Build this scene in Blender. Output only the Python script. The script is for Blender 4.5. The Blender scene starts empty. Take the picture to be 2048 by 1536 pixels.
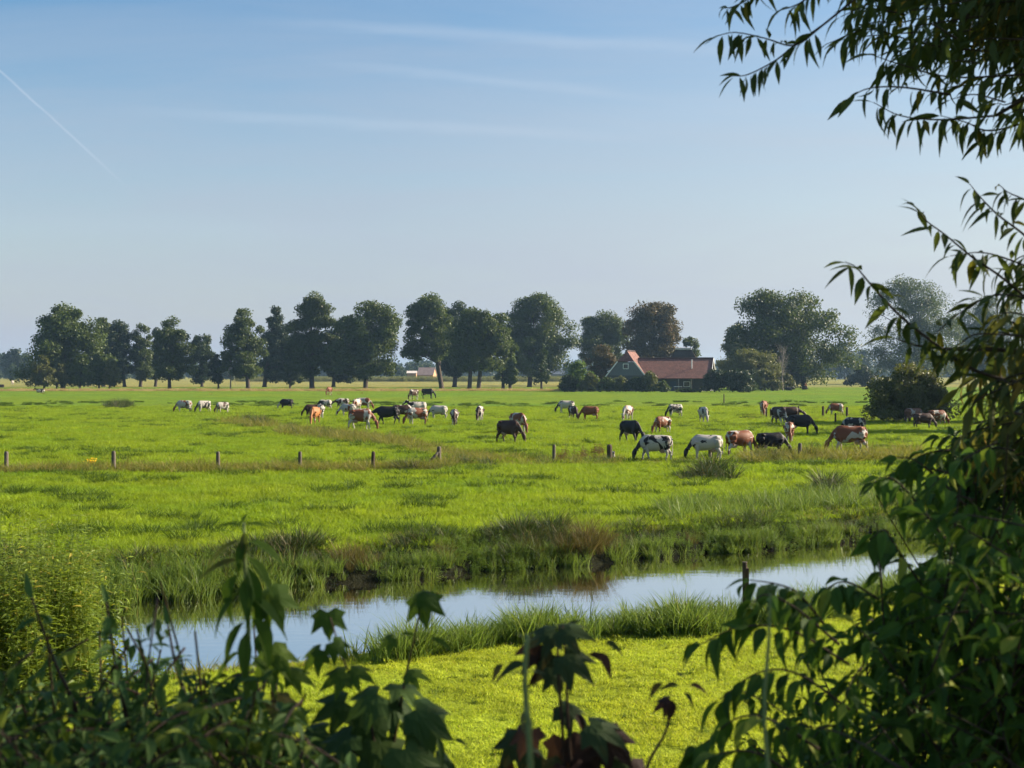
import bpy, math, random
import numpy as np
from mathutils import Vector, Matrix

PI = math.pi
R = math.radians
rng = np.random.default_rng(7)
random.seed(7)
scene = bpy.context.scene
COL = scene.collection
F = 2844.0      # focal length of the photograph in its own pixels
CZ = 4.3        # eye height above the pasture
HZ = 745.0      # horizon row
HAZE, SUN, SKY, EXPO = 0.00011, 5.0, 0.05, 1.45
CLOUD = (3.5, 3.95, 4.8)
CLOUD2 = (4.5, 4.9, 5.4)

def px(u, v, d):
    """world point seen at photo pixel u, v at distance d"""
    return Vector(((u - 1024) / F * d, d, CZ - (v - HZ) / F * d))

def gp(u, v, z=0.0):
    d = (CZ - z) * F / (v - HZ)
    return ((u - 1024) / F * d, d)

def dist_of(v, z=0.0):
    return (CZ - z) * F / (v - HZ)

def smooth(t):
    t = np.clip(t, 0, 1)
    return t * t * (3 - 2 * t)

# ------------------------------------------------------------------ materials
def new_mat(name):
    m = bpy.data.materials.new(name)
    m.use_nodes = True
    nt = m.node_tree
    nt.nodes.clear()
    out = nt.nodes.new('ShaderNodeOutputMaterial')
    return m, nt, out

def N(nt, t, **kw):
    n = nt.nodes.new(t)
    for k, v in kw.items():
        if hasattr(n, k):
            setattr(n, k, v)
        else:
            n.inputs[k].default_value = v
    return n

def L(nt, a, b):
    nt.links.new(a, b)

def mixc(nt, fac, a, b):
    n = nt.nodes.new('ShaderNodeMix')
    n.data_type = 'RGBA'
    for sock, val in ((n.inputs[0], fac), (n.inputs[6], a), (n.inputs[7], b)):
        if isinstance(val, (int, float)):
            sock.default_value = val
        elif isinstance(val, tuple):
            sock.default_value = (*val[:3], 1)
        else:
            nt.links.new(val, sock)
    return n.outputs[2]

def ramp(nt, fac, stops):
    r = nt.nodes.new('ShaderNodeValToRGB')
    el = r.color_ramp.elements
    while len(el) < len(stops):
        el.new(0.5)
    for e, (p, c) in zip(el, stops):
        e.position = p
        e.color = (*c, 1) if isinstance(c, tuple) else (c, c, c, 1)
    nt.links.new(fac, r.inputs[0])
    return r.outputs[0]

def noise(nt, vec, scale, detail=4, rough=0.55):
    n = nt.nodes.new('ShaderNodeTexNoise')
    n.inputs['Scale'].default_value = scale
    n.inputs['Detail'].default_value = detail
    n.inputs['Roughness'].default_value = rough
    if vec is not None:
        nt.links.new(vec, n.inputs['Vector'])
    return n

def foliage_mat(name, c1, c2, c3=None, transl=0.35, rough=0.5, spec=0.25, rare=0.93, tcol=1.6, patch=0.0):
    """leaf: varied per leaf ('var') and per plant, light comes through it"""
    m, nt, out = new_mat(name)
    at = N(nt, 'ShaderNodeAttribute', attribute_name='var')
    oi = N(nt, 'ShaderNodeObjectInfo')
    col = mixc(nt, at.outputs['Fac'], c1, c2)
    if c3:
        gt = N(nt, 'ShaderNodeMath', operation='GREATER_THAN')
        L(nt, at.outputs['Fac'], gt.inputs[0])
        gt.inputs[1].default_value = rare
        col = mixc(nt, gt.outputs[0], col, c3)
    if patch:
        ge = N(nt, 'ShaderNodeNewGeometry')
        na = noise(nt, ge.outputs['Position'], 0.16, 4, 0.6)
        nb = noise(nt, ge.outputs['Position'], 0.9, 3, 0.6)
        ra = ramp(nt, na.outputs['Fac'], [(0.32, (1 - 0.30 * patch, 1 - 0.14 * patch, 1 - 0.1 * patch)), (0.66, (1 + 0.20 * patch, 1 + 0.10 * patch, 1.0))])
        rb = ramp(nt, nb.outputs['Fac'], [(0.36, 1 - 0.24 * patch), (0.6, 1 + 0.10 * patch)])
        for q in (ra, rb):
            mm = N(nt, 'ShaderNodeMix', data_type='RGBA', blend_type='MULTIPLY'); mm.inputs[0].default_value = 1
            L(nt, col, mm.inputs[6]); L(nt, q, mm.inputs[7]); col = mm.outputs[2]
    hs = N(nt, 'ShaderNodeHueSaturation')
    mr = N(nt, 'ShaderNodeMapRange')
    L(nt, oi.outputs['Random'], mr.inputs[0])
    mr.inputs[3].default_value = 0.78
    mr.inputs[4].default_value = 1.25
    L(nt, mr.outputs[0], hs.inputs['Value'])
    L(nt, col, hs.inputs['Color'])
    p = N(nt, 'ShaderNodeBsdfPrincipled')
    p.inputs['Roughness'].default_value = rough
    p.inputs['Specular IOR Level'].default_value = spec
    L(nt, hs.outputs[0], p.inputs['Base Color'])
    t = N(nt, 'ShaderNodeBsdfTranslucent')
    tc = mixc(nt, 0.55, hs.outputs[0], (c2[0] * tcol, c2[1] * tcol, c2[2] * 0.6))
    L(nt, tc, t.inputs['Color'])
    ms = N(nt, 'ShaderNodeMixShader')
    ms.inputs[0].default_value = transl
    L(nt, p.outputs[0], ms.inputs[1])
    L(nt, t.outputs[0], ms.inputs[2])
    L(nt, ms.outputs[0], out.inputs[0])
    return m

def surf_mat(name, c1, c2, scale=3.0, rough=0.8, bump=0.3, spec=0.2, stretch=(1, 1, 1), metallic=0.0, c3=None):
    m, nt, out = new_mat(name)
    tc = N(nt, 'ShaderNodeTexCoord')
    mp = N(nt, 'ShaderNodeMapping')
    mp.inputs['Scale'].default_value = stretch
    L(nt, tc.outputs['Object'], mp.inputs[0])
    n = noise(nt, mp.outputs[0], scale, 6, 0.65)
    stops = [(0.3, c1), (0.7, c2)]
    if c3:
        stops.append((0.85, c3))
    col = ramp(nt, n.outputs['Fac'], stops)
    p = N(nt, 'ShaderNodeBsdfPrincipled')
    p.inputs['Roughness'].default_value = rough
    p.inputs['Specular IOR Level'].default_value = spec
    p.inputs['Metallic'].default_value = metallic
    L(nt, col, p.inputs['Base Color'])
    b = N(nt, 'ShaderNodeBump')
    b.inputs['Strength'].default_value = bump
    b.inputs['Distance'].default_value = 0.05
    L(nt, n.outputs['Fac'], b.inputs['Height'])
    L(nt, b.outputs[0], p.inputs['Normal'])
    L(nt, p.outputs[0], out.inputs[0])
    return m

M = {}
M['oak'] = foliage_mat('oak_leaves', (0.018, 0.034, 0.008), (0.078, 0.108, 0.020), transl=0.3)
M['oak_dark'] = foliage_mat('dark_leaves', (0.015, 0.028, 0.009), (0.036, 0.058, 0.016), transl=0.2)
M['olive'] = foliage_mat('olive_leaves', (0.050, 0.062, 0.017), (0.130, 0.138, 0.036), (0.14, 0.11, 0.04), transl=0.3)
M['rust'] = foliage_mat('chestnut_leaves', (0.040, 0.043, 0.012), (0.105, 0.080, 0.022), (0.15, 0.07, 0.02), transl=0.25, rare=0.85)
M['bright'] = foliage_mat('bright_leaves', (0.050, 0.100, 0.012), (0.120, 0.200, 0.025), transl=0.35)
M['pale'] = foliage_mat('pale_leaves', (0.070, 0.085, 0.040), (0.150, 0.160, 0.075), transl=0.35)
M['far'] = foliage_mat('far_leaves', (0.022, 0.038, 0.014), (0.050, 0.075, 0.026), transl=0.25)
M['willow'] = foliage_mat('willow_leaves', (0.042, 0.063, 0.021), (0.093, 0.128, 0.039), (0.240, 0.170, 0.020), transl=0.3, rare=0.965, rough=0.6, spec=0.12)
M['willow_old'] = foliage_mat('willow_autumn_leaves', (0.060, 0.076, 0.024), (0.145, 0.145, 0.043), (0.280, 0.168, 0.028), transl=0.3, rare=0.88, rough=0.6, spec=0.12)
M['dogwood'] = foliage_mat('dogwood_leaves', (0.025, 0.054, 0.011), (0.089, 0.166, 0.028), (0.260, 0.286, 0.039), transl=0.35, rare=0.90, rough=0.6, spec=0.12)  # rare pale leaves stand in for sunlit highlights, light put into the colour
M['bramble'] = foliage_mat('bramble_leaves', (0.032, 0.073, 0.022), (0.092, 0.155, 0.036), (0.132, 0.168, 0.024), transl=0.25, rare=0.90, rough=0.6, spec=0.12)
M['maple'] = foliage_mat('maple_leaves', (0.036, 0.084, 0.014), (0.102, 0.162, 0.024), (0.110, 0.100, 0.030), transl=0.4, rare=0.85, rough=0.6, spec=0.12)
M['maple_shaded'] = foliage_mat('shaded_maple_leaves', (0.028, 0.061, 0.018), (0.063, 0.108, 0.026), transl=0.22, rough=0.6, spec=0.12)  # darker copy of the maple leaves, shade put into the colour
M['wine'] = foliage_mat('wine_leaves', (0.030, 0.016, 0.013), (0.070, 0.036, 0.026), (0.035, 0.060, 0.020), transl=0.25, rare=0.55, rough=0.6, spec=0.12)
M['grass'] = foliage_mat('pasture_grass', (0.145, 0.220, 0.013), (0.272, 0.365, 0.022), transl=0.45, rough=0.6, spec=0.15, tcol=1.2, patch=1.0)
M['grass_dark'] = foliage_mat('tussock_grass', (0.030, 0.062, 0.006), (0.085, 0.140, 0.012), transl=0.3, rough=0.6, spec=0.15, tcol=1.2)
M['lawn'] = foliage_mat('mown_grass', (0.290, 0.355, 0.030), (0.470, 0.530, 0.052), (0.36, 0.28, 0.06), transl=0.4, rough=0.6, spec=0.15, rare=0.95, tcol=1.2, patch=1.0)
M['reed'] = foliage_mat('reed_blades', (0.070, 0.130, 0.022), (0.160, 0.225, 0.045), (0.22, 0.20, 0.07), transl=0.4, rough=0.45, spec=0.15, rare=0.95, tcol=1.3)
M['sedge'] = foliage_mat('sedge_blades', (0.012, 0.027, 0.006), (0.046, 0.076, 0.013), (0.17, 0.12, 0.05), transl=0.22, rough=0.5, spec=0.25, rare=0.82)
M['sedge_brown'] = foliage_mat('old_sedge_blades', (0.040, 0.050, 0.014), (0.120, 0.105, 0.034), (0.18, 0.12, 0.05), transl=0.3, rough=0.6, spec=0.15, rare=0.75)
M['herb'] = foliage_mat('bank_herb_leaves', (0.070, 0.130, 0.018), (0.170, 0.255, 0.035), (0.22, 0.2, 0.03), transl=0.4, rare=0.94)
M['herb_tall'] = foliage_mat('willowherb_leaves', (0.080, 0.130, 0.018), (0.190, 0.250, 0.034), (0.26, 0.22, 0.03), transl=0.4, rare=0.93)
M['dry'] = foliage_mat('dry_grass', (0.26, 0.20, 0.09), (0.42, 0.33, 0.17), transl=0.3, rough=0.7, spec=0.1)
M['rough'] = foliage_mat('rough_grass', (0.085, 0.110, 0.018), (0.190, 0.190, 0.042), (0.32, 0.24, 0.10), transl=0.4, rough=0.6, spec=0.15, rare=0.88)
M['dock'] = foliage_mat('dock_leaves', (0.075, 0.030, 0.015), (0.150, 0.075, 0.030), (0.09, 0.11, 0.025), transl=0.3, rare=0.7)
M['maize'] = foliage_mat('maize_leaves', (0.090, 0.120, 0.028), (0.190, 0.195, 0.060), (0.32, 0.26, 0.12), transl=0.35, rare=0.8)
M['flower'] = foliage_mat('yellow_flowers', (0.75, 0.42, 0.01), (0.85, 0.55, 0.02), transl=0.2)
M['bark'] = surf_mat('bark', (0.035, 0.026, 0.019), (0.085, 0.066, 0.048), 4, 0.9, 0.8, stretch=(1, 1, 0.3))
M['bark_pale'] = surf_mat('pale_bark', (0.16, 0.13, 0.11), (0.34, 0.30, 0.27), 5, 0.85, 0.6, stretch=(1, 1, 0.4))
M['twig'] = surf_mat('twig_bark', (0.030, 0.022, 0.014), (0.075, 0.050, 0.028), 40, 0.7, 0.3)
M['stem_green'] = surf_mat('green_stem', (0.10, 0.15, 0.05), (0.20, 0.25, 0.09), 40, 0.6, 0.2)
M['stem_red'] = surf_mat('reddish_stem', (0.03, 0.018, 0.012), (0.06, 0.035, 0.022), 40, 0.6, 0.2)
M['post'] = surf_mat('weathered_post', (0.055, 0.045, 0.034), (0.17, 0.145, 0.115), 9, 0.9, 0.8, stretch=(1, 1, 0.15), c3=(0.24, 0.21, 0.17))
M['post_dark'] = surf_mat('dark_post', (0.035, 0.025, 0.018), (0.10, 0.07, 0.05), 12, 0.9, 0.7, stretch=(1, 1, 0.2))

# ------------------------------------------------------------------ mesh tools
def mesh_np(name, V, faces, mats, var=None, smooth_=False, midx=None):
    V = np.asarray(V, dtype=np.float32)
    me = bpy.data.meshes.new(name)
    me.vertices.add(len(V))
    me.vertices.foreach_set('co', V.ravel())
    fl = [np.asarray(f, dtype=np.int32) for f in faces if len(f)]
    loops = np.concatenate([f.ravel() for f in fl])
    tot = np.concatenate([np.full(len(f), f.shape[1], dtype=np.int32) for f in fl])
    start = np.concatenate([[0], np.cumsum(tot)[:-1]]).astype(np.int32)
    me.loops.add(len(loops))
    me.loops.foreach_set('vertex_index', loops)
    me.polygons.add(len(tot))
    me.polygons.foreach_set('loop_start', start)
    try:
        me.polygons.foreach_set('loop_total', tot)
    except Exception:
        pass
    if midx is not None:
        me.polygons.foreach_set('material_index', np.asarray(midx, dtype=np.int32))
    me.polygons.foreach_set('use_smooth', np.full(len(tot), bool(smooth_)))
    me.update(calc_edges=True)
    me.validate()
    if var is not None and len(me.vertices) == len(V):
        a = me.attributes.new('var', 'FLOAT', 'POINT')
        a.data.foreach_set('value', np.asarray(var, dtype=np.float32))
    for m in (mats if isinstance(mats, (list, tuple)) else [mats]):
        me.materials.append(m)
    return me

class Acc:
    """collects pieces of ONE object"""
    def __init__(self):
        self.V, self.Q, self.T, self.var, self.n = [], [], [], [], 0
    def add(self, V, quads=None, tris=None, var=None):
        V = np.asarray(V, dtype=np.float64).reshape(-1, 3)
        if quads is not None and len(quads):
            self.Q.append(np.asarray(quads, dtype=np.int64).reshape(-1, 4) + self.n)
        if tris is not None and len(tris):
            self.T.append(np.asarray(tris, dtype=np.int64).reshape(-1, 3) + self.n)
        if var is None:
            var = np.full(len(V), 0.5)
        elif np.isscalar(var):
            var = np.full(len(V), var)
        self.var.append(np.asarray(var))
        self.V.append(V)
        self.n += len(V)
    def tube(self, pts, radii, sides=6, cap=True):
        pts = [Vector(p) for p in pts]
        k = len(pts)
        if np.isscalar(radii):
            radii = [radii] * k
        V, Q, T = [], [], []
        up = Vector((0.13, 0.21, 0.97))
        for i, p in enumerate(pts):
            t = (pts[min(i + 1, k - 1)] - pts[max(i - 1, 0)])
            t = t.normalized() if t.length > 1e-9 else Vector((0, 0, 1))
            a = t.cross(up)
            if a.length < 0.15:
                a = t.cross(Vector((1, 0, 0)))
            a.normalize()
            b = t.cross(a)
            for s in range(sides):
                an = 2 * PI * s / sides
                V.append(p + a * (math.cos(an) * radii[i]) + b * (math.sin(an) * radii[i]))
        for i in range(k - 1):
            for s in range(sides):
                s2 = (s + 1) % sides
                Q.append((i * sides + s, i * sides + s2, (i + 1) * sides + s2, (i + 1) * sides + s))
        if cap:
            V.append(pts[0]); V.append(pts[-1])
            c0, c1 = len(V) - 2, len(V) - 1
            for s in range(sides):
                s2 = (s + 1) % sides
                T.append((c0, s2, s))
                T.append((c1, (k - 1) * sides + s, (k - 1) * sides + s2))
        self.add([tuple(v) for v in V], Q, T)
    def box(self, x0, x1, y0, y1, z0, z1):
        V = [(x0, y0, z0), (x1, y0, z0), (x1, y1, z0), (x0, y1, z0), (x0, y0, z1), (x1, y0, z1), (x1, y1, z1), (x0, y1, z1)]
        self.add(V, [(0, 3, 2, 1), (4, 5, 6, 7), (0, 1, 5, 4), (1, 2, 6, 5), (2, 3, 7, 6), (3, 0, 4, 7)])
    def slab(self, quad, th):
        """a sheet given by its four corners, thickened below"""
        q = [Vector(p) for p in quad]
        n = (q[1] - q[0]).cross(q[2] - q[0]).normalized()
        lo = [p - n * th for p in q]
        V = [tuple(p) for p in q + lo]
        self.add(V, [(0, 1, 2, 3), (7, 6, 5, 4), (0, 4, 5, 1), (1, 5, 6, 2), (2, 6, 7, 3), (3, 7, 4, 0)])
    def build(self, name, mat, parent=None, smooth_=False):
        V = np.concatenate(self.V)
        fs = []
        if self.Q: fs.append(np.concatenate(self.Q))
        if self.T: fs.append(np.concatenate(self.T))
        me = mesh_np(name, V, fs, mat, np.concatenate(self.var), smooth_)
        o = bpy.data.objects.new(name, me)
        COL.objects.link(o)
        if parent is not None:
            o.parent = parent
        return o

def tag(o, label=None, cat=None, group=None, kind=None):
    if label: o['label'] = label
    if cat: o['category'] = cat
    if group: o['group'] = group
    if kind: o['kind'] = kind
    return o

def empty(name, loc=(0, 0, 0), rz=0.0, label=None, cat=None, group=None):
    o = bpy.data.objects.new(name, None)
    o.empty_display_size = 0.3
    o.location = loc
    o.rotation_euler = (0, 0, rz)
    COL.objects.link(o)
    return tag(o, label, cat, group)

# ------------------------------------------------------------------ leaf templates (x along, y across, z up)
def leaf_strip(width, levels=6, bend=0.25, fold=0.25, peak=0.45, stalk=0.06):
    V, Q = [], []
    for i in range(levels):
        t = i / (levels - 1)
        if t < peak:
            w = math.sin(0.5 * PI * (t / peak)) ** 0.9
        else:
            w = math.cos(0.5 * PI * ((t - peak) / (1 - peak))) ** 1.15
        w = max(w, 0.03) * width * 0.5
        x = stalk + (1 - stalk) * t
        z = -bend * t * t
        for s in (-1, 0, 1):
            V.append((x, s * w, z + (abs(s) * w * fold)))
    for i in range(levels - 1):
        for s in range(2):
            a = i * 3 + s
            Q.append((a, a + 1, a + 4, a + 3))
    return np.array(V), np.array(Q), np.zeros((0, 3), int)

def leaf_maple(bend=0.35):
    outline = []
    lobes = [(-125, 0.36), (-108, 0.42), (-92, 0.66), (-80, 0.60), (-68, 0.56), (-54, 0.72), (-44, 0.98), (-36, 0.82), (-24, 0.60),
             (-13, 0.80), (-6, 0.90), (0, 1.10), (6, 0.90), (13, 0.80), (24, 0.60), (36, 0.82), (44, 0.98), (54, 0.72), (68, 0.56), (80, 0.60), (92, 0.66), (108, 0.42), (125, 0.36)]
    V = [(0.0, 0.0, 0.0)]
    n = len(lobes)
    for frac in (0.5, 1.0):
        for a, r in lobes:
            rr = r * frac if frac == 1 else 0.5 * (0.35 + 0.4 * r)
            x, y = rr * math.cos(R(a)), rr * math.sin(R(a))
            V.append((x, y, -bend * (x * x * 0.8 + y * y * 1.1) + 0.10 * abs(y) * (1 - abs(y))))
    Q, T = [], []
    for i in range(n - 1):
        T.append((0, 1 + i, 2 + i))
        Q.append((1 + i, 1 + n + i, 2 + n + i, 2 + i))
    return np.array(V), np.array(Q), np.array(T)

LEAF = {
    'willow': leaf_strip(0.23, 6, 0.22, 0.3, 0.4),
    'willow_curl': leaf_strip(0.19, 6, 0.5, 0.5, 0.4),
    'ovate': leaf_strip(0.40, 7, 0.34, 0.45, 0.36, 0.1),
    'ovate_curl': leaf_strip(0.34, 7, 0.6, 0.8, 0.36, 0.1),
    'lance': leaf_strip(0.27, 7, 0.42, 0.4, 0.35, 0.05),
    'maple': leaf_maple(0.35),
    'maple_droop': leaf_maple(0.75),
    'quad': (np.array([(0, -0.32, 0), (0.5, -0.5, -0.05), (1, 0, -0.16), (0.5, 0.5, -0.05)]), np.array([(0, 1, 2, 3)]), np.zeros((0, 3), int)),
}

def unit(a):
    return a / np.maximum(np.linalg.norm(a, axis=-1, keepdims=True), 1e-9)

def put_leaves(acc, P, D, Nn, S, kind, var=None):
    P, D, Nn = np.asarray(P, float), unit(np.asarray(D, float)), np.asarray(Nn, float)
    n = len(P)
    if n == 0:
        return
    side = unit(np.cross(Nn, D))
    nn = np.cross(D, side)
    V, Q, T = LEAF[kind]
    S = np.broadcast_to(np.asarray(S, float), (n,))
    W = (P[:, None, :] + S[:, None, None] * (V[None, :, 0, None] * D[:, None, :] + V[None, :, 1, None] * side[:, None, :] + V[None, :, 2, None] * nn[:, None, :]))
    k = len(V)
    off = (np.arange(n) * k)[:, None, None]
    var = rng.random(n) if var is None else np.broadcast_to(var, (n,))
    acc.add(W.reshape(-1, 3), (Q[None] + off).reshape(-1, 4) if len(Q) else None, (T[None] + off).reshape(-1, 3) if len(T) else None, np.repeat(var, k))

def resample(pts, n):
    P = np.array([tuple(p) for p in pts], float)
    seg = np.linalg.norm(np.diff(P, axis=0), axis=1)
    s = np.concatenate([[0], np.cumsum(seg)])
    t = np.linspace(0, s[-1], n)
    out = np.stack([np.interp(t, s, P[:, i]) for i in range(3)], 1)
    return out

def spline(pts, n=10):
    """smooth curve through the points"""
    P = np.array([tuple(p) for p in pts], float)
    if len(P) < 3:
        return resample(pts, n)
    E = np.vstack([2 * P[0] - P[1], P, 2 * P[-1] - P[-2]])
    out = []
    m = max(2, n // (len(P) - 1))
    for i in range(len(P) - 1):
        p0, p1, p2, p3 = E[i], E[i + 1], E[i + 2], E[i + 3]
        for t in np.linspace(0, 1, m, endpoint=False):
            out.append(0.5 * ((2 * p1) + (p2 - p0) * t + (2 * p0 - 5 * p1 + 4 * p2 - p3) * t * t + (3 * p1 - p0 - 3 * p2 + p3) * t ** 3))
    out.append(P[-1])
    return np.array(out)

def leafy(accL, accT, pts, r0, r1, n, size, kind, droop=0.5, spread=0.8, fwd=0.5, t0=0.1, jit=0.3, opposite=False, kind2=None, terminal=True):
    """a twig with leaves along it"""
    C = spline(pts, max(8, len(pts) * 4))
    accT.tube([tuple(c) for c in C], list(np.linspace(r0, r1, len(C))), 5)
    Pn = resample(C, 60)
    ts = np.linspace(t0, 1.0, n)
    if opposite:
        ts = np.repeat(np.linspace(t0, 1.0, max(1, n // 2)), 2)
    ts = np.clip(ts + rng.normal(0, 0.008, len(ts)), 0, 1)
    idx = np.clip((ts * 59).astype(int), 0, 58)
    P = Pn[idx]
    T = unit(Pn[idx + 1] - Pn[idx])
    up = np.array([0, 0, 1.0])
    sd = unit(np.cross(T, up) + 1e-6)
    sgn = np.where(np.arange(len(ts)) % 2 == 0, 1.0, -1.0)[:, None]
    ph = rng.uniform(-0.9, 0.9, (len(ts), 1))
    b = np.cross(sd, T)
    lat = sd * np.cos(ph) * sgn + b * np.sin(ph)
    D = T * fwd + lat * spread + np.array([0, 0, -1.0]) * droop + rng.normal(0, jit, (len(ts), 3))
    if terminal and len(D):
        D[-1] = T[-1] + np.array([0, 0, -0.3 * droop])
    Nn = up + rng.normal(0, 0.35, (len(ts), 3)) + lat * 0.3 + T * 0.4 * droop
    S = size * rng.uniform(0.65, 1.15, len(ts))
    if kind2:
        m = rng.random(len(ts)) < 0.4
        put_leaves(accL, P[~m], D[~m], Nn[~m], S[~m], kind)
        put_leaves(accL, P[m], D[m], Nn[m], S[m], kind2)
    else:
        put_leaves(accL, P, D, Nn, S, kind)

# ------------------------------------------------------------------ terrain
NEAR = np.array([(-60, 6), (-30, 12), (-14, 17.5), (-10, 19), (-7, 20.5), (-4.5, 22.2), (-2.8, 23.5), (-1, 24.4), (1.5, 25.6), (3.1, 26.2), (5.3, 27.2), (7, 29), (9, 31), (12, 33.5), (20, 37), (40, 41), (90, 46)])
FAR = np.array([(-60, 16), (-30, 23), (-14, 28.0), (-10, 29.4), (-7, 30.6), (-4.1, 32.4), (-2.5, 33.2), (1.5, 35.4), (4.7, 37.3), (8.2, 39.2), (12, 41.5), (20, 45), (40, 48), (90, 58)])
WZ = -0.5

def wob(x, s):
    return 0.35 * np.sin(x * 1.3 + s) + 0.22 * np.sin(x * 2.9 + 2 * s) + 0.12 * np.sin(x * 6.1 + 3 * s)
def near_y(x): return np.interp(x, NEAR[:, 0], NEAR[:, 1]) + 0.5 * wob(x, 1.0)
def far_y(x): return np.interp(x, FAR[:, 0], FAR[:, 1]) + 0.5 * wob(x, 2.3)

def vnoise(x, y, s, seed=0):
    """cheap smooth noise"""
    return (np.sin(x * s + 1.7 * np.sin(y * s * 0.7 + seed)) * np.cos(y * s * 1.1 + 1.3 * np.sin(x * s * 0.6 + seed * 2)))

def height(x, y):
    x, y = np.asarray(x, float), np.asarray(y, float)
    n, f = near_y(x), far_y(x)
    zn = WZ + 0.5 * smooth((n - y) / 2.2) - 0.06
    zf = WZ + 0.26 * smooth((y - f + 0.12) / 0.35) + 0.24 * smooth((y - f - 0.1) / 2.5) - 0.02 + 0.10 * smooth((y - f) / 2.6) * smooth((f + 8 - y) / 4.5)
    mid = WZ - 0.05 - 0.6 * np.sin(PI * np.clip((y - n) / np.maximum(f - n, 0.1), 0, 1))
    z = np.where(y < n, zn, np.where(y > f, zf, mid))
    z = z + np.where(y > f + 1.5, 0.05 * vnoise(x, y, 0.45, 1) + 0.025 * vnoise(x, y, 1.4, 2), 0) * smooth((y - f - 1.5) / 3)
    z = z + np.where(y < n - 2, 0.02 * vnoise(x, y, 0.8, 3), 0)
    z = z + 2.55 * smooth((13 - y) / 9.0)
    return z

def axis(fine0, fine1, step, lo, hi, grow=1.12):
    a = list(np.arange(fine0, fine1 + 1e-6, step))
    s = step
    while a[-1] < hi:
        s *= grow
        a.append(min(a[-1] + s, hi))
    s = step
    while a[0] > lo:
        s *= grow
        a.insert(0, max(a[0] - s, lo))
    return np.array(a)

xs = axis(-14, 18, 0.3, -2500, 2500)
ys = axis(12, 48, 0.25, -60, 3000, 1.05)
X, Y = np.meshgrid(xs, ys)
Z = height(X, Y)
nx, ny = len(xs), len(ys)
idx = np.arange(nx * ny).reshape(ny, nx)
quads = np.stack([idx[:-1, :-1], idx[:-1, 1:], idx[1:, 1:], idx[1:, :-1]], -1).reshape(-1, 4)

def lerp(a, b, t): return a + (b - a) * t[..., None]
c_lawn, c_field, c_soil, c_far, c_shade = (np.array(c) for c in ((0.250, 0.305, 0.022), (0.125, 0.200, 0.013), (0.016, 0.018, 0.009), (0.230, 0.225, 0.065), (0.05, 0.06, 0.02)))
ny_, fy_ = near_y(X), far_y(X)
tint = np.where((Y < (ny_ + fy_) / 2)[..., None], c_lawn, c_field)
bank = np.maximum(smooth((Y - (ny_ - 1.3)) / 1.0) * (Y < (ny_ + fy_) / 2), smooth(((fy_ + 2.4) - Y) / 1.2) * (Y >= (ny_ + fy_) / 2))
tint = lerp(tint, c_soil, bank)
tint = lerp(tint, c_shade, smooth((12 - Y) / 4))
tint = lerp(tint, c_far, smooth((Y - 418) / 10))
gm, nt, out = new_mat('ground_turf')
at = N(nt, 'ShaderNodeAttribute', attribute_name='tint')
tc = N(nt, 'ShaderNodeTexCoord')
n1 = noise(nt, tc.outputs['Object'], 0.22, 6, 0.6)
n2 = noise(nt, tc.outputs['Object'], 1.6, 6, 0.7)
n3 = noise(nt, tc.outputs['Object'], 9.0, 5, 0.7)
n4 = noise(nt, tc.outputs['Object'], 0.03, 3, 0.5)
f1 = ramp(nt, n1.outputs['Fac'], [(0.32, 0.72), (0.62, 1.12)])
f2 = ramp(nt, n2.outputs['Fac'], [(0.30, 0.55), (0.55, 1.08)])
f3 = ramp(nt, n3.outputs['Fac'], [(0.30, 0.65), (0.65, 1.2)])
f4 = ramp(nt, n4.outputs['Fac'], [(0.35, (0.88, 0.98, 1.0)), (0.65, (1.15, 1.02, 0.9))])
c = at.outputs['Color']
for f in (f1, f2, f3, f4):
    mm = N(nt, 'ShaderNodeMix', data_type='RGBA', blend_type='MULTIPLY')
    mm.inputs[0].default_value = 1.0
    L(nt, c, mm.inputs[6]); L(nt, f, mm.inputs[7])
    c = mm.outputs[2]
p = N(nt, 'ShaderNodeBsdfPrincipled')
p.inputs['Roughness'].default_value = 0.95
p.inputs['Specular IOR Level'].default_value = 0.05
L(nt, c, p.inputs['Base Color'])
bp = N(nt, 'ShaderNodeBump'); bp.inputs['Strength'].default_value = 0.9; bp.inputs['Distance'].default_value = 0.12
ad = N(nt, 'ShaderNodeMath', operation='ADD'); L(nt, n2.outputs['Fac'], ad.inputs[0]); L(nt, n3.outputs['Fac'], ad.inputs[1])
L(nt, ad.outputs[0], bp.inputs['Height']); L(nt, bp.outputs[0], p.inputs['Normal'])
L(nt, p.outputs[0], out.inputs[0])
me = mesh_np('ground', np.stack([X, Y, Z], -1).reshape(-1, 3), [quads], gm, None, True)
ta = me.attributes.new('tint', 'FLOAT_COLOR', 'POINT')
ta.data.foreach_set('color', np.concatenate([tint.reshape(-1, 3), np.ones((nx * ny, 1))], 1).astype(np.float32).ravel())
go = bpy.data.objects.new('ground', me); COL.objects.link(go)
tag(go, 'flat green pasture with mown lawn and creek bed', 'ground', kind='structure')

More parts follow.
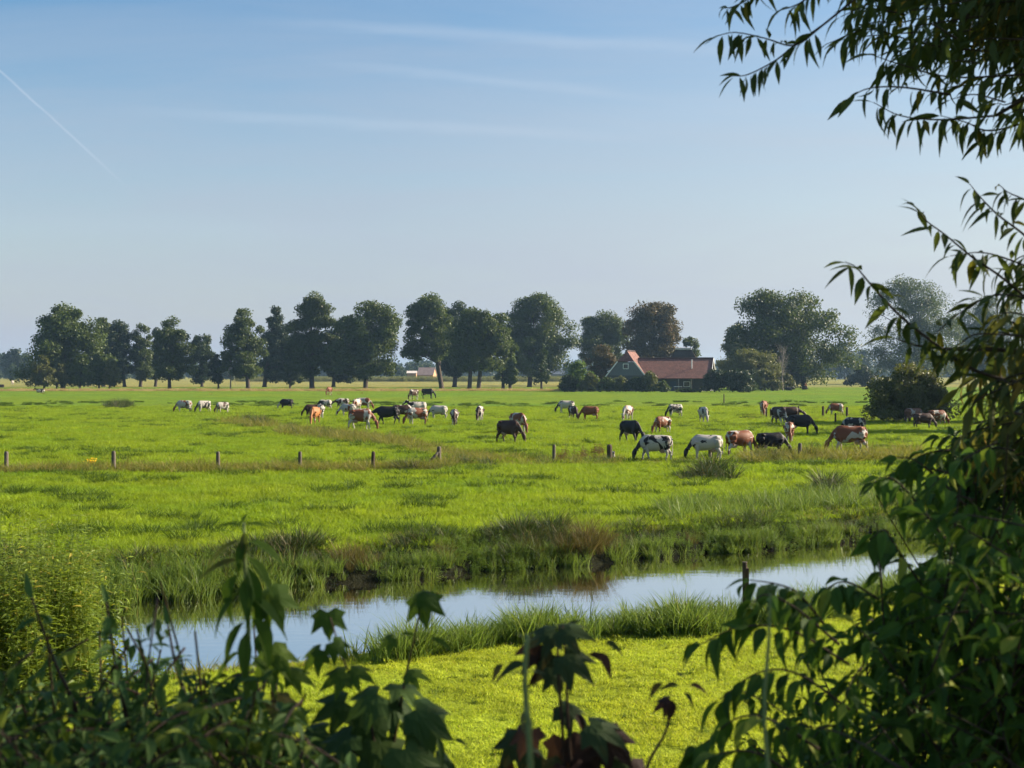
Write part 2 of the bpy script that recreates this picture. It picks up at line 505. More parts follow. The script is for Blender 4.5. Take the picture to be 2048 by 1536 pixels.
# creek water
wm, nt, out = new_mat('creek_water')
tc = N(nt, 'ShaderNodeTexCoord')
mp = N(nt, 'ShaderNodeMapping'); mp.inputs['Scale'].default_value = (0.6, 1.6, 1)
L(nt, tc.outputs['Object'], mp.inputs[0])
w1 = noise(nt, mp.outputs[0], 2.2, 3, 0.5)
bp = N(nt, 'ShaderNodeBump'); bp.inputs['Strength'].default_value = 0.045; bp.inputs['Distance'].default_value = 0.05
L(nt, w1.outputs['Fac'], bp.inputs['Height'])
gl = N(nt, 'ShaderNodeBsdfGlossy'); gl.inputs['Roughness'].default_value = 0.015; gl.inputs['Color'].default_value = (1.0, 0.965, 0.93, 1)
L(nt, bp.outputs[0], gl.inputs['Normal'])
df = N(nt, 'ShaderNodeBsdfDiffuse'); df.inputs['Color'].default_value = (0.030, 0.028, 0.018, 1)
fr = N(nt, 'ShaderNodeFresnel'); fr.inputs['IOR'].default_value = 8.0
L(nt, bp.outputs[0], fr.inputs['Normal'])
fm = N(nt, 'ShaderNodeMath', operation='MAXIMUM'); fm.inputs[1].default_value = 0.93; L(nt, fr.outputs[0], fm.inputs[0])
ms = N(nt, 'ShaderNodeMixShader'); L(nt, fm.outputs[0], ms.inputs[0]); L(nt, df.outputs[0], ms.inputs[1]); L(nt, gl.outputs[0], ms.inputs[2])
L(nt, ms.outputs[0], out.inputs[0])
wx = np.linspace(-50, 80, 131)
Vw = np.concatenate([np.stack([wx, near_y(wx) - 1.2, np.full_like(wx, WZ)], 1), np.stack([wx, far_y(wx) + 1.2, np.full_like(wx, WZ)], 1)])
k = len(wx)
Qw = [(i, i + 1, k + i + 1, k + i) for i in range(k - 1)]
wo = bpy.data.objects.new('water', mesh_np('water', Vw, [Qw], wm)); COL.objects.link(wo)
tag(wo, 'calm creek mirroring the pale sky', 'water', kind='structure')

# ------------------------------------------------------------------ ground cover: protos spread by geometry nodes ("stuff")
def blades(acc, n, rad, h0, h1, w, lean=0.35, bend=0.5, square=False):
    if square:
        P = np.stack([rng.uniform(-rad, rad, n), rng.uniform(-rad, rad, n)], 1)
    else:
        a, r = rng.uniform(0, 2 * PI, n), rad * np.sqrt(rng.random(n))
        P = np.stack([r * np.cos(a), r * np.sin(a)], 1)
    H = rng.uniform(h0, h1, n)
    az = rng.uniform(0, 2 * PI, n) if square else np.arctan2(P[:, 1], P[:, 0]) + rng.normal(0, 0.9, n)
    d = np.stack([np.cos(az), np.sin(az)], 1)
    fa = rng.uniform(0, 2 * PI, n)
    s = np.stack([np.cos(fa), np.sin(fa)], 1)
    ln = rng.uniform(0.1, 1, n) * lean
    bd = rng.uniform(0.2, 1, n) * bend
    V = np.zeros((n, 8, 3))
    for i, t in enumerate((0, 0.4, 0.75, 1.0)):
        ww = w * (1 - 0.92 * t ** 1.6) * 0.5
        off = (ln * t + bd * t * t)[:, None] * H[:, None] * d
        z = H * (t - 0.35 * bd * t * t)
        for j, sg in enumerate((-1, 1)):
            V[:, i * 2 + j, :2] = P + off + sg * ww * s
            V[:, i * 2 + j, 2] = z
    Q = np.array([(0, 1, 3, 2), (2, 3, 5, 4), (4, 5, 7, 6)])
    acc.add(V.reshape(-1, 3), (Q[None] + (np.arange(n) * 8)[:, None, None]).reshape(-1, 4), None, np.repeat(rng.random(n), 8))

def herb_plant(acc, n_stem, h0, h1, rad, leaf, kind, per=14, droop=0.3):
    for i in range(n_stem):
        a, r = rng.uniform(0, 2 * PI), rad * math.sqrt(rng.random())
        b = np.array([r * math.cos(a), r * math.sin(a), 0])
        h = rng.uniform(h0, h1)
        tip = b + np.array([rng.normal(0, 0.1) * h + 0.2 * b[0], rng.normal(0, 0.1) * h + 0.2 * b[1], h])
        t = np.sort(rng.uniform(0.12, 1.0, per))[:, None]
        P = b + (tip - b) * t
        az = np.arange(per) * 2.4 + rng.uniform(0, 6)
        D = np.stack([np.cos(az), np.sin(az), 0.5 - droop + 0 * az], 1) + rng.normal(0, 0.2, (per, 3))
        put_leaves(acc, P, D, np.array([0, 0, 1.0]) + rng.normal(0, 0.3, (per, 3)), leaf * (1.15 - 0.6 * t[:, 0]) * rng.uniform(0.7, 1.2, per), kind)
        acc.tube([tuple(b), tuple(b + (tip - b) * 0.5 + rng.normal(0, 0.01, 3)), tuple(tip)], [0.006, 0.004, 0.002], 3, False)

def proto(name, mat, fn, count=3):
    col = bpy.data.collections.new(name)
    for i in range(count):
        a = Acc(); fn(a)
        o = a.build(name, mat)
        COL.objects.unlink(o)
        col.objects.link(o)
    return col

PR = {
    'lawn': proto('lawn_patch', M['lawn'], lambda a: blades(a, 170, 0.22, 0.018, 0.05, 0.009, 0.7, 0.8, True)),
    'field': proto('grass_patch', M['grass'], lambda a: blades(a, 110, 0.36, 0.05, 0.14, 0.016, 0.6, 0.8, True)),
    'tuft': proto('grass_tuft', M['grass_dark'], lambda a: blades(a, 80, 0.28, 0.12, 0.36, 0.022, 0.6, 0.8)),
    'reed': proto('reed_clump', M['reed'], lambda a: blades(a, 34, 0.22, 0.30, 0.80, 0.024, 0.22, 0.75), 4),
    'sedge': proto('sedge_clump', M['sedge'], lambda a: blades(a, 60, 0.24, 0.40, 0.95, 0.022, 0.4, 0.9), 3),
    'sedge_brown': proto('old_sedge_clump', M['sedge_brown'], lambda a: blades(a, 60, 0.20, 0.45, 0.95, 0.016, 0.35, 0.6), 3),
    'herb': proto('bank_herb', M['herb'], lambda a: herb_plant(a, 9, 0.2, 0.5, 0.25, 0.085, 'ovate', 14), 3),
    'tall': proto('tall_herb', M['herb_tall'], lambda a: herb_plant(a, 5, 1.3, 2.0, 0.3, 0.15, 'lance', 46, 0.2), 4),
    'rough': proto('rough_tuft', M['rough'], lambda a: blades(a, 60, 0.28, 0.15, 0.5, 0.022, 0.5, 0.8), 3),
    'dry': proto('dry_tuft', M['dry'], lambda a: blades(a, 60, 0.5, 0.25, 0.6, 0.03, 0.4, 0.6), 2),
    'dock': proto('dock_plant', M['dock'], lambda a: herb_plant(a, 5, 0.4, 0.75, 0.2, 0.17, 'lance', 12), 2),
    'maize': proto('maize_plant', M['maize'], lambda a: herb_plant(a, 5, 1.9, 2.5, 0.6, 0.75, 'lance', 12, 0.25), 3),
}

def scatter(name, col, pts, sc, label, cat, tilt=0.12):
    pts = np.asarray(pts, float)
    n = len(pts)
    me = bpy.data.meshes.new(name)
    me.vertices.add(n)
    me.vertices.foreach_set('co', pts.astype(np.float32).ravel())
    for nm, val in (('rz', rng.uniform(0, 2 * PI, n)), ('sc', np.broadcast_to(sc, (n,))), ('tx', rng.normal(0, tilt, n)), ('ty', rng.normal(0, tilt, n))):
        a = me.attributes.new(nm, 'FLOAT', 'POINT'); a.data.foreach_set('value', np.ascontiguousarray(val, dtype=np.float32))
    a = me.attributes.new('pick', 'INT', 'POINT'); a.data.foreach_set('value', rng.integers(0, len(col.objects), n).astype(np.int32))
    o = bpy.data.objects.new(name, me); COL.objects.link(o)
    ng = bpy.data.node_groups.new(name + '_spread', 'GeometryNodeTree')
    ng.interface.new_socket('Geometry', in_out='INPUT', socket_type='NodeSocketGeometry')
    ng.interface.new_socket('Geometry', in_out='OUTPUT', socket_type='NodeSocketGeometry')
    gi, gout = ng.nodes.new('NodeGroupInput'), ng.nodes.new('NodeGroupOutput')
    iop = ng.nodes.new('GeometryNodeInstanceOnPoints')
    ci = ng.nodes.new('GeometryNodeCollectionInfo')
    ci.inputs['Collection'].default_value = col
    ci.inputs['Separate Children'].default_value = True
    ci.inputs['Reset Children'].default_value = True
    def attr(nm, t='FLOAT'):
        q = ng.nodes.new('GeometryNodeInputNamedAttribute'); q.data_type = t; q.inputs['Name'].default_value = nm
        return [s for s in q.outputs if s.enabled and s.name == 'Attribute'][0]
    cx = ng.nodes.new('ShaderNodeCombineXYZ')
    ng.links.new(attr('tx'), cx.inputs[0]); ng.links.new(attr('ty'), cx.inputs[1]); ng.links.new(attr('rz'), cx.inputs[2])
    ng.links.new(gi.outputs[0], iop.inputs['Points'])
    ng.links.new(ci.outputs[0], iop.inputs['Instance'])
    iop.inputs['Pick Instance'].default_value = True
    ng.links.new(attr('pick', 'INT'), iop.inputs['Instance Index'])
    ng.links.new(cx.outputs[0], iop.inputs['Rotation'])
    ng.links.new(attr('sc'), iop.inputs['Scale'])
    ng.links.new(iop.outputs[0], gout.inputs[0])
    md = o.modifiers.new('spread', 'NODES'); md.node_group = ng
    return tag(o, label, cat, kind='stuff')

def rand_view(n, d0, d1, power=1.0, margin=1.12, side=0.0):
    """points spread over the part of the ground within the view wedge"""
    t = rng.random(n)
    d = (d0 ** (2 - power) + t * (d1 ** (2 - power) - d0 ** (2 - power))) ** (1 / (2 - power))
    x = rng.uniform(-1, 1, n) * (d * 1024 / F * margin + side)
    return x, d

def with_z(x, y, dz=0.0):
    return np.stack([x, y, height(x, y) + dz], 1)

# mown lawn this side of the creek
x, y = rand_view(7200, 12.5, 28.5, 0.4, 1.25, 2.0)
k = y < near_y(x) - 1.5
scatter('lawn_grass', PR['lawn'], with_z(x[k], y[k]), rng.uniform(0.85, 1.25, k.sum()), 'short mown yellow green lawn grass beside the creek', 'grass')
x, y = rand_view(420, 13.5, 27, 0.4, 1.2, 1.5)
k = (y < near_y(x) - 2.0)
scatter('lawn_tufts', PR['tuft'], with_z(x[k], y[k], -0.01), rng.uniform(0.14, 0.34, k.sum()), 'small darker tufts of longer grass in the lawn', 'grass')
x, y = rand_view(240, 13.5, 27, 0.4, 1.2, 1.5)
k = (y < near_y(x) - 1.8)
scatter('lawn_weeds', PR['herb'], with_z(x[k], y[k], -0.02), rng.uniform(0.10, 0.24, k.sum()), 'low clover and plantain in the lawn', 'plants')
# pasture
x, y = rand_view(68000, 31, 175, 1.0, 1.30, 3.0)
k = (y > far_y(x) + 1.9)
scatter('pasture_grass', PR['field'], with_z(x[k], y[k]), rng.uniform(0.8, 1.3, k.sum()) * (1 + y[k] / 260), 'grazed green grass covering the pasture', 'grass')
cxx, cyy = rand_view(900, 35.5, 210, 1.15, 1.30, 2.0)
m = rng.integers(3, 15, 900)
x = np.repeat(cxx, m) + rng.normal(0, 0.5, m.sum()); y = np.repeat(cyy, m) + rng.normal(0, 0.25, m.sum())
k = y > far_y(x) + 2.2
scatter('grass_tussocks', PR['tuft'], with_z(x[k], y[k], -0.02), rng.uniform(0.6, 1.3, k.sum()), 'darker ungrazed tufts dotted over the pasture', 'grass')

# reeds on the near edge, in clumps with gaps
def along(fn, x0, x1, n, off0, off1):
    x = rng.uniform(x0, x1, n)
    return x, fn(x) + rng.uniform(off0, off1, n)
x, y = along(near_y, -3.2, 13, 2600, -2.4, -0.5)
dens = 0.85 + 0.3 * np.sin(x * 1.7 + 2.6) + 0.2 * np.sin(x * 4.3)
k = (rng.random(len(x)) < dens) & (x > -1.7 + rng.normal(0, 0.5, len(x)))
scatter('creek_reeds', PR['reed'], with_z(x[k], y[k], -0.03), rng.uniform(0.6, 1.2, k.sum()) * (0.9 + 0.15 * np.sin(x[k] * 2.7) + 0.12 * np.sin(x[k] * 7.1)) * 0.86, 'bright reed grass in clumps along the near water edge', 'reeds')
x, y = along(near_y, -12, 14, 220, -2.2, -0.6)
scatter('near_bank_grass', PR['rough'], with_z(x, y, -0.02), rng.uniform(0.35, 0.75, len(x)), 'rough grass fringe between lawn and reeds', 'grass')
x = np.array([2.9, 3.1, 3.3, 2.7, 3.0, 3.5]); y = near_y(x) - np.array([1.3, 1.0, 1.4, 1.2, 1.6, 1.2])
scatter('brown_dock', PR['dock'], with_z(x, y), rng.uniform(0.6, 0.9, 6), 'reddish brown dock leaves among the near reeds', 'plants')
# far bank: dark sedges, old brown sedge, bright herbs
x, y = along(far_y, -15, 30, 2300, 0.0, 2.6)
peak = np.clip(0.5 + 0.7 * np.sin(x * 1.55 + 0.8) * np.sin(x * 0.53 + 1.1), 0.0, 1.0) * np.where(x > 3.5, 0.55, 1.0)
k = rng.random(len(x)) < 0.3 + 0.7 * peak
scatter('far_bank_sedge', PR['sedge'], with_z(x[k], y[k], -0.05), (0.30 + 0.52 * peak[k]) * (0.6 + 0.22 * np.clip(y[k] - far_y(x[k]), 0, 2)) * rng.uniform(0.75, 1.15, k.sum()), 'dark sedge tussocks hanging over the far bank', 'sedge')
cx = np.repeat(np.array([-3.9, -3.6, -1.6, 0.4, 1.4, 1.75, 2.0, 2.4, -6.6, 8.6, 9.4, 4.8]), 9)
x = cx + rng.normal(0, 0.22, len(cx)); y = far_y(x) + rng.uniform(0.2, 1.2, len(x))
hh = np.repeat(np.array([1.0, 0.8, 0.7, 0.8, 0.9, 1.25, 1.2, 0.8, 0.7, 0.55, 0.5, 0.5]), 9)
scatter('old_sedge', PR['sedge_brown'], with_z(x, y, -0.05), hh * 0.85 * rng.uniform(0.5, 1.05, len(x)), 'brown seeding sedge tufts standing on the far bank', 'sedge')
x, y = along(far_y, -15, 30, 3600, -0.2, 2.3)
k = rng.random(len(x)) < np.clip(0.45 + 0.45 * np.sin(x * 0.9 + 2.0) + 0.25 * (x > 4) + 0.4 * (x < -5), 0.08, 1)
zz = with_z(x, y, -0.02); zz[:, 2] = np.maximum(zz[:, 2], WZ - 0.02)
scatter('far_bank_herbs', PR['herb'], zz[k], rng.uniform(0.35, 0.85, k.sum()), 'bright leafy herbs at the foot of the far bank', 'plants')
x, y = along(far_y, -15, 30, 520, 1.6, 3.4)
scatter('far_bank_grass', PR['rough'], with_z(x, y, -0.03), rng.uniform(0.3, 0.75, len(x)), 'long grass along the top of the far bank', 'grass')
x, y = along(far_y, 4.5, 16, 330, 2.8, 7.0)
scatter('bank_reeds', PR['reed'], with_z(x, y, -0.03), rng.uniform(0.6, 1.1, len(x)), 'tall pale grass behind the creek bend', 'grass')
x, y = along(far_y, -14, -5.0, 170, -0.9, 0.5)
zz = with_z(x, y); zz[:, 2] = np.maximum(zz[:, 2], WZ - 0.02)
scatter('marsh_reeds', PR['reed'], zz, rng.uniform(0.7, 1.1, len(x)), 'reed grass standing in the water by the far bank', 'reeds')
x, y = along(far_y, -15, 30, 1500, -0.2, 0.6)
k = rng.random(len(x)) < 0.55 + 0.45 * np.sin(x * 2.3)
zz = with_z(x, y, -0.02); zz[:, 2] = np.maximum(zz[:, 2], WZ - 0.02)
scatter('far_waterline_reeds', PR['reed'], zz[k], rng.uniform(0.35, 0.7, k.sum()), 'short reed fringe along the far waterline', 'reeds')
# tall herb stand on the near shore
x = rng.uniform(-10, -5.6, 620); y = rng.uniform(17.5, 22.5, 620)
uu = 1024 + x / y * F
k = (uu < 165 + rng.normal(0, 25, 620)) & (y < near_y(x) + 1.2)
zz = with_z(x, y); zz[:, 2] = np.maximum(zz[:, 2], WZ)
scatter('willowherb_stand', PR['tall'], zz[k], rng.uniform(0.8, 1.4, k.sum()), 'dense stand of tall narrow leaved herbs on the near shore', 'plants', 0.08)
x = rng.uniform(-9.5, -5.0, 90); y = near_y(x) - rng.uniform(-0.4, 2.2, 90)
scatter('near_bank_herbs', PR['herb'], with_z(x, y), rng.uniform(0.6, 1.2, 90), 'low leafy herbs at the near water edge', 'plants')
x = rng.uniform(8.5, 15, 90); y = near_y(x) - rng.uniform(0.2, 3.0, 90)
scatter('waterside_herbs', PR['tall'], with_z(x, y), rng.uniform(0.35, 0.55, 90), 'waist high herbs where the creek bends away', 'plants')

# rough strips in the pasture (u, v centre, half width u, half height v, count, scale)
def strip(lst):
    P, S = [], []
    for (u0, v0, u1, v1, hv, n, s) in lst:
        t = rng.random(n)
        u = u0 + (u1 - u0) * t + rng.normal(0, 3, n)
        v = v0 + (v1 - v0) * t + rng.uniform(-hv, hv, n)
        d = CZ * F / (v - HZ)
        P.append(np.stack([(u - 1024) / F * d, d], 1)); S.append(np.full(n, s) * rng.uniform(0.6, 1.15, n))
    P, S = np.concatenate(P), np.concatenate(S)
    return with_z(P[:, 0], P[:, 1], -0.04), S
P, S = strip([(-60, 943, 610, 940, 5, 700, 0.95), (600, 940, 900, 938, 5, 380, 0.9), (880, 925, 1240, 924, 9, 320, 0.8),
              (1240, 924, 1480, 926, 5, 130, 0.6), (1490, 922, 1840, 915, 7, 420, 1.25), (445, 845, 545, 852, 8, 110, 1.3), (560, 862, 830, 892, 8, 420, 1.2),
              (820, 895, 1010, 925, 7, 260, 0.9), (880, 890, 1000, 905, 4, 70, 0.5), (1480, 838, 1860, 838, 5, 170, 0.9), (-100, 788, 900, 788, 1, 10, 1)])
scatter('fence_line_grass', PR['rough'], P, S * rng.uniform(0.5, 1.5, len(S)), 'ungrazed rough grass along the fence and old ditch', 'grass')
P, S = strip([(208, 815, 265, 813, 5, 70, 1.5), (1350, 962, 1470, 957, 5, 34, 0.95), (1380, 958, 1440, 955, 5, 26, 1.3), (1640, 985, 1790, 975, 7, 40, 0.9), (1640, 978, 1670, 975, 3, 9, 1.4), (560, 860, 700, 875, 8, 60, 0.9), (900, 930, 1000, 932, 4, 30, 0.8),
              (480, 842, 530, 850, 6, 40, 1.1), (1500, 922, 1620, 915, 6, 90, 0.9), (780, 938, 840, 940, 4, 50, 0.8), (-60, 945, 610, 943, 3, 90, 0.5), (600, 943, 900, 941, 3, 60, 0.55), (1080, 925, 1240, 923, 4, 50, 0.6)])
scatter('rush_tussocks', PR['sedge'], P, S * rng.uniform(0.45, 1.1, len(S)), 'dark rush tussocks standing in the pasture', 'rushes')
P, S = strip([(1120, 920, 1210, 915, 7, 26, 1.0), (1640, 925, 1660, 920, 5, 6, 0.8)])
scatter('field_dock', PR['dock'], P, S, 'rusty dock stems by the pale fence posts', 'plants')
x = rng.uniform(-150, 32, 1500); y = 334 + rng.normal(0, 2.2, 1500) + 0.02 * x
scatter('dry_verge', PR['dry'], with_z(x, y), rng.uniform(0.8, 1.5, 1500), 'strip of pale dry grass below the row of trees', 'grass')

# a stubble sheet and maize beyond the trees
x = rng.uniform(-130, 52, 2300); y = rng.uniform(665, 690, 2300)
scatter('maize_field', PR['maize'], np.stack([x, y, 0 * x], 1), rng.uniform(0.9, 1.15, 2300), 'pale standing maize crop behind the stubble field', 'maize')

# ------------------------------------------------------------------ fence posts
def post(u, v_top, v_bot, w, label, mat='post', lean=0.0, brace=0, group='fence posts between creek meadow and pasture', d=None, bury=0.0):
    d = d or dist_of(v_bot)
    x, y = (u - 1024) / F * d, d
    z = float(height(x, y))
    h = CZ - (v_top - HZ) / F * d - z
    a = Acc()
    r = w / 2 / F * d
    k = 9
    ang0 = random.random() * 6
    pts, rad = [], []
    for t in (0, 0.25, 0.6, 0.93, 1.0):
        pts.append((lean * t * h, 0, -0.1 + (h + 0.1) * t)); rad.append(r * (1.05 - 0.12 * t + random.uniform(-0.05, 0.05)))
    rad[-1] *= 0.72
    a.tube(pts, rad, k)
    o = a.build('fence_post', M[mat], None, True)
    o.location = (x, y, z)
    o.rotation_euler = (random.uniform(-0.03, 0.03), 0, ang0 * 0)
    tag(o, label, 'fence post', group)
    if brace:
        b = Acc()
        b.tube([(0.02, -0.02, h * 0.72), (-brace, -0.05, 0.02)], [r * 0.8, r * 0.75], 7)
        b.build('brace', M[mat], o, True)
    return o

post(12, 903, 941, 9, 'pale weathered fence post at the left picture edge')
post(227, 902, 942, 9, 'fence post with a dark cap beside the yellow flowers')
post(436, 903, 941, 8, 'slim pale fence post between yellow flowers and tall grass')
post(600, 903, 940, 8, 'stout grey fence post below the black and brown cows, left of the dark one', mat='post')
post(745, 903, 940, 8, 'dark leaning fence post left of the braced post', 'post_dark', 0.04)
post(878, 893, 930, 9, 'pale fence post with a slanting brace', brace=0.55)
post(1108, 889, 924, 7, 'thin bright fence post left of the cat post')
post(1219, 889, 924, 11, 'thick grey fence post with a cat beside it', 'post_dark')
post(1420, 882, 920, 7, 'thin post in front of the grey white grazing cow')
post(1600, 886, 920, 8, 'pale fence post right of the near black cow')
g2 = 'small posts of the far right fence'
for (u, a, b, w, l) in [(1533, 815, 836, 3, 'small dark post just right of the distant red cow'), (1541, 817, 837, 3, 'thin post next to the roan cow head'), (1597, 812, 838, 4, 'small post behind the dark brown cow head'),
                        (1646, 812, 836, 5, 'dark post under the nose of the red cow behind the fence'), (1671, 826, 846, 4, 'leaning dark post below the red cow behind the fence'), (1694, 814, 836, 5, 'dark post behind the tail of the fenced red cow'),
                        (1763, 824, 843, 6, 'pale post in front of the big willow bush'), (1801, 829, 843, 3, 'thin rod post in the shade of the willow bush')]:
    post(u, a, b, w, l, 'post_dark' if 'pale' not in l else 'post', group=g2)
post(1448, 788, 806, 2.5, 'lone thin stake in the field before the farm hedge', 'post_dark', group='lone stakes')
# lawn-side creek post with a tag board
x, y = 3.95, 24.1
z = float(height(x, y))
o = Acc()
o.tube([(0, 0, -0.1), (0.005, 0, 0.5), (0, 0, 1.12), (0, 0, 1.14)], [0.045, 0.045, 0.043, 0.036], 8)
cp = o.build('mooring_post', M['post_dark'], None, True); cp.location = (x, y, z)
tag(cp, 'dark wooden post standing alone at the creek edge', 'post')
o = Acc(); o.box(0.03, 0.062, -0.05, 0.02, 0.62, 1.06); o.build('side_board', M['post_dark'], cp)
o = Acc(); o.tube([(0, 0, 1.145), (0, 0, 1.165)], [0.048, 0.046], 8); o.build('post_cap', M['post'], cp)
# yellow flowers by the fence
a = Acc()
P = rng.normal(0, 1, (60, 3)) * (0.10, 0.08, 0.05) + (0, 0, 0.42)
put_leaves(a, P, rng.normal(0, 1, (60, 3)), rng.normal(0, 1, (60, 3)) + (0, 0, 2), 0.07, 'quad')
d = dist_of(938); x = (184 - 1024) / F * d
yf = empty('yellow_flower', (x, d, float(height(x, d))), 0, 'clump of bright yellow flowers in the fence line grass', 'flowers')
a.build('blossom', M['flower'], yf)
a = Acc()
for i in range(9):
    a.tube([(rng.normal(0, .03), rng.normal(0, .03), 0), (rng.normal(0, .09), rng.normal(0, .05), 0.43)], [0.006, 0.004], 4)
a.build('stems', M['stem_green'], yf)

# ------------------------------------------------------------------ cattle
def loft(acc, secs, sides=14):
    """secs: (x, y, z, half width, half height, tilt) ellipses along a path; each ring is square to the path"""
    S = np.array(secs, float)
    if len(S) > 2:
        E = np.vstack([2 * S[0] - S[1], S, 2 * S[-1] - S[-2]])
        E[0, 3:] = S[0, 3:]; E[-1, 3:] = S[-1, 3:]
        out_ = []
        for i in range(len(S) - 1):
            p0, p1, p2, p3 = E[i:i + 4]
            for t in (0, 0.33, 0.66):
                out_.append(0.5 * (2 * p1 + (p2 - p0) * t + (2 * p0 - 5 * p1 + 4 * p2 - p3) * t * t + (3 * p1 - p0 - 3 * p2 + p3) * t ** 3))
        out_.append(S[-1])
        S = np.array(out_); S[:, 3:] = np.maximum(S[:, 3:], 0.004)
    secs = [tuple(s) for s in S]
    sides = int(sides * 1.6)
    k = len(secs)
    pts = [Vector(s[:3]) for s in secs]
    V, Q, T = [], [], []
    for i, s in enumerate(secs):
        t = (pts[min(i + 1, k - 1)] - pts[max(i - 1, 0)]).normalized()
        side = Vector((0, 0, 1)).cross(t)
        if side.length < 0.2:
            side = Vector((0, 1, 0))
        side.normalize()
        upv = t.cross(side).normalized()
        for j in range(sides):
            an = 2 * PI * j / sides
            V.append(tuple(pts[i] + side * (math.cos(an) * s[3]) + upv * (math.sin(an) * s[4])))
    for i in range(k - 1):
        for j in range(sides):
            j2 = (j + 1) % sides
            Q.append((i * sides + j, i * sides + j2, (i + 1) * sides + j2, (i + 1) * sides + j))
    V.append(tuple(pts[0])); V.append(tuple(pts[-1]))
    for j in range(sides):
        j2 = (j + 1) % sides
        T.append((k * sides, j2, j)); T.append((k * sides + 1, (k - 1) * sides + j, (k - 1) * sides + j2))
    acc.add(V, Q, T)

def fuse(acc, name, voxel, smooth_it=4):
    """one continuous surface out of the lofted volumes"""
    o = acc.build(name + '_form', M['bark'])
    r = o.modifiers.new('r', 'REMESH'); r.mode = 'VOXEL'; r.voxel_size = voxel
    s = o.modifiers.new('s', 'SMOOTH'); s.iterations = smooth_it; s.factor = 0.5
    dg = bpy.context.evaluated_depsgraph_get()
    me = bpy.data.meshes.new_from_object(o.evaluated_get(dg))
    me.name = name
    bpy.data.objects.remove(o)
    me.materials.clear()
    me.polygons.foreach_set('use_smooth', np.ones(len(me.polygons), bool))
    return me

